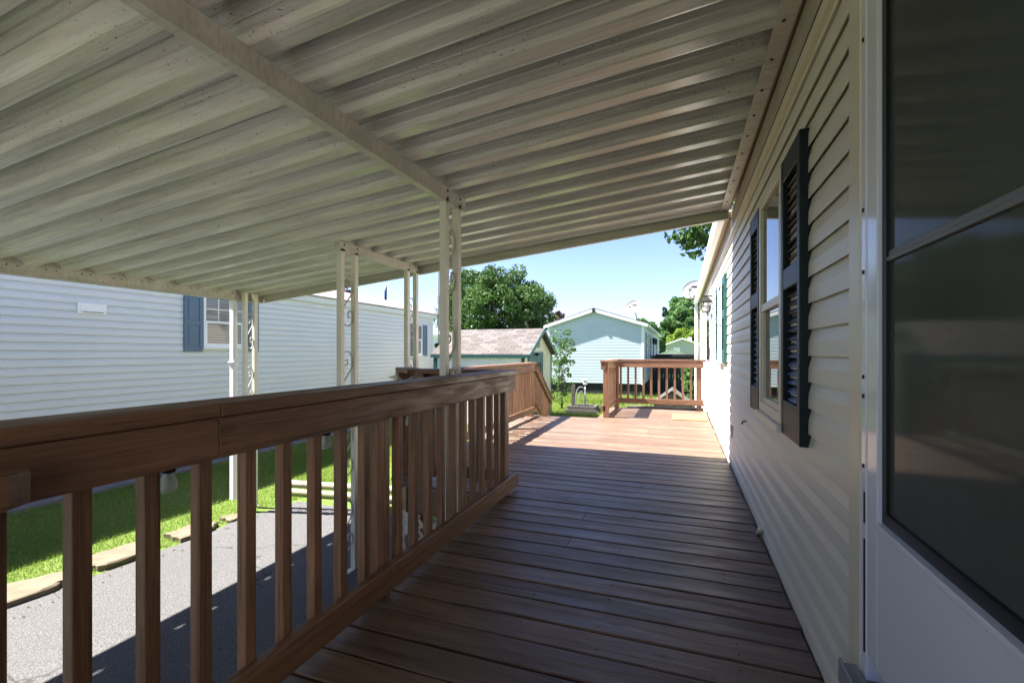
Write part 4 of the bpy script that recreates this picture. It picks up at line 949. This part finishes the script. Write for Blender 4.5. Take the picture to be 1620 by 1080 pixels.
tree('maple_tree','big rounded green maple tree behind the shed',(-11.3,27.5,GZ),7,(-11.35,27.5,3.35),(3.85,3.0,3.3),230,340,.115,M_LEAF,.28,.85,limbs=16,up=1.3)
tree('plum_tree','small purple leaved tree between the maple and the pale blue home',(-9.1,34,GZ),3.5,(-9.4,34,2.5),(2.0,1.3,1.75),60,120,.12,M_LEAFP,.1,.42)
tree('ash_tree','tall dark green tree beyond the cream home\'s far corner',(5.2,97,GZ),9,(5.6,97,6.6),(8.2,5,7.2),190,260,.42,M_LEAF2,.35,1.9,'trees beyond the far homes')
tree('conifer','slim pointed conifer left of the tall dark tree',(-2.3,92,GZ),9,(-2.6,92,4.6),(2.4,2.0,5.9),240,110,.28,M_LEAFC,.25,.6,'trees beyond the far homes',shape=lambda p: math.hypot(p[0],p[1])<.75*(1-p[2])*.5+.05)
tree('broadleaf_tree','mid green tree between the conifer and the tall dark tree',(.4,91,GZ),8,(.2,91,4.6),(3.4,2.5,4.6),120,200,.32,M_LEAF2,.25,1.1,'trees beyond the far homes')
tree('shrub_tree','low yellow green tree over the grey gabled house',(1.2,86,GZ),4,(1.2,86,3.1),(3.3,2.0,2.1),70,200,.30,M_LEAFY,.2,.9,'trees beyond the far homes')
tree('broadleaf_tree','dark green treetop over the pale blue home\'s right eave',(-5.0,60,GZ),6,(-4.6,60,2.9),(2.6,2,2.4),50,180,.3,M_LEAF2,.25,.9,'trees beyond the far homes')
tree('shade_tree','large tree behind the cream home, one leafy branch over its eave',(4.2,13.2,GZ),8,(3.4,12.6,4.9),(3.35,3.0,1.7),80,200,.13,M_LEAF,.25,.7,limbs=12,shape=lambda p: p[2]>-.62,extra=[(-.22,12.5,4.02,.16),(-.05,12.5,3.98,.22),(.08,12.4,3.85,.2),(.15,12.6,4.15,.3),(.3,12.5,3.95,.28),(.22,12.6,3.66,.18),(.42,12.5,3.7,.22),(.5,12.6,4.0,.3),(.6,12.6,3.55,.2),(.8,12.6,4.0,.4),(1.1,12.6,3.9,.4),(.35,12.4,3.5,.1)])
tree('slender_bush','light green open bush between the shed and the pale blue home',(-4.0,16.3,GZ),2.6,(-4.02,16.3,.55),(.52,.5,1.45),52,52,.06,M_LEAFB,.03,.22,cat='bush',limbs=20)
tree('vine_shrub','dark green climbing shrub at the white home\'s far corner',(-8.0,14.75,GZ),2.5,(-8.02,14.8,.45),(.33,.35,1.05),34,90,.09,M_LEAF,.03,.25,cat='shrub')
tree('leafy_shrub','bright green shrub against the cream home\'s far corner',(.38,14.6,GZ),1.6,(.34,14.6,-.05),(.24,.5,.9),30,90,.08,M_LEAFB,.03,.26,cat='shrub')
for k,(x,y) in enumerate(((-16,60),(-22,70),(-30,64),(-38,75),(14,95),(-12,95))):
    tree('distant_tree','dense green tree in the far row behind the homes',(x,y,GZ),8,(x,y,3.0),(4.5,4,2.6),60,150,.4,M_LEAF2,.3,1.4,'far row of trees')

# ------------------------------------------------------------------ light, sky, camera
sun_dir=Vector((.64,.165,-1)).normalized()
L=bpy.data.lights.new('sun','SUN'); L.energy=4.2; L.angle=R(.53); L.color=(1,.955,.89)
lo=bpy.data.objects.new('sun',L); link(lo); lo.rotation_euler=sun_dir.to_track_quat('-Z','Y').to_euler(); lo.location=(-20,-5,30)
w=bpy.data.worlds.new('World'); sc.world=w; w.use_nodes=True; nt=w.node_tree
bg=nt.nodes['Background']; sky=nt.nodes.new('ShaderNodeTexSky'); sky.sky_type='NISHITA'; sky.sun_disc=False
to_sun=-sun_dir; sky.sun_elevation=math.asin(to_sun.z); sky.sun_rotation=math.atan2(to_sun.x,to_sun.y)
sky.altitude=200; sky.air_density=1.0; sky.dust_density=.5; sky.ozone_density=2.0
tint=nt.nodes.new('ShaderNodeMix'); tint.data_type='RGBA'; tint.blend_type='MULTIPLY'; tint.inputs[0].default_value=1; tint.inputs[7].default_value=(.84,.835,1.05,1)
nt.links.new(sky.outputs[0],tint.inputs[6]); nt.links.new(tint.outputs[2],bg.inputs[0]); bg.inputs[1].default_value=.046
cd=bpy.data.cameras.new('Camera'); co=bpy.data.objects.new('Camera',cd); link(co); sc.camera=co
cd.sensor_width=36; cd.sensor_fit='HORIZONTAL'; cd.lens=730/1620*36; cd.clip_start=.03; cd.clip_end=3000
co.location=(0,0,1.1); co.rotation_euler=(R(90),0,math.atan(265/730)); cd.shift_y=(556-540)/1620
sc.view_settings.view_transform='Standard'; sc.view_settings.look='None'; sc.view_settings.exposure=2.68; sc.view_settings.gamma=1
sc.cycles.max_bounces=10; sc.cycles.diffuse_bounces=8; sc.cycles.glossy_bounces=4; sc.cycles.transparent_max_bounces=12
sc.cycles.sample_clamp_indirect=8
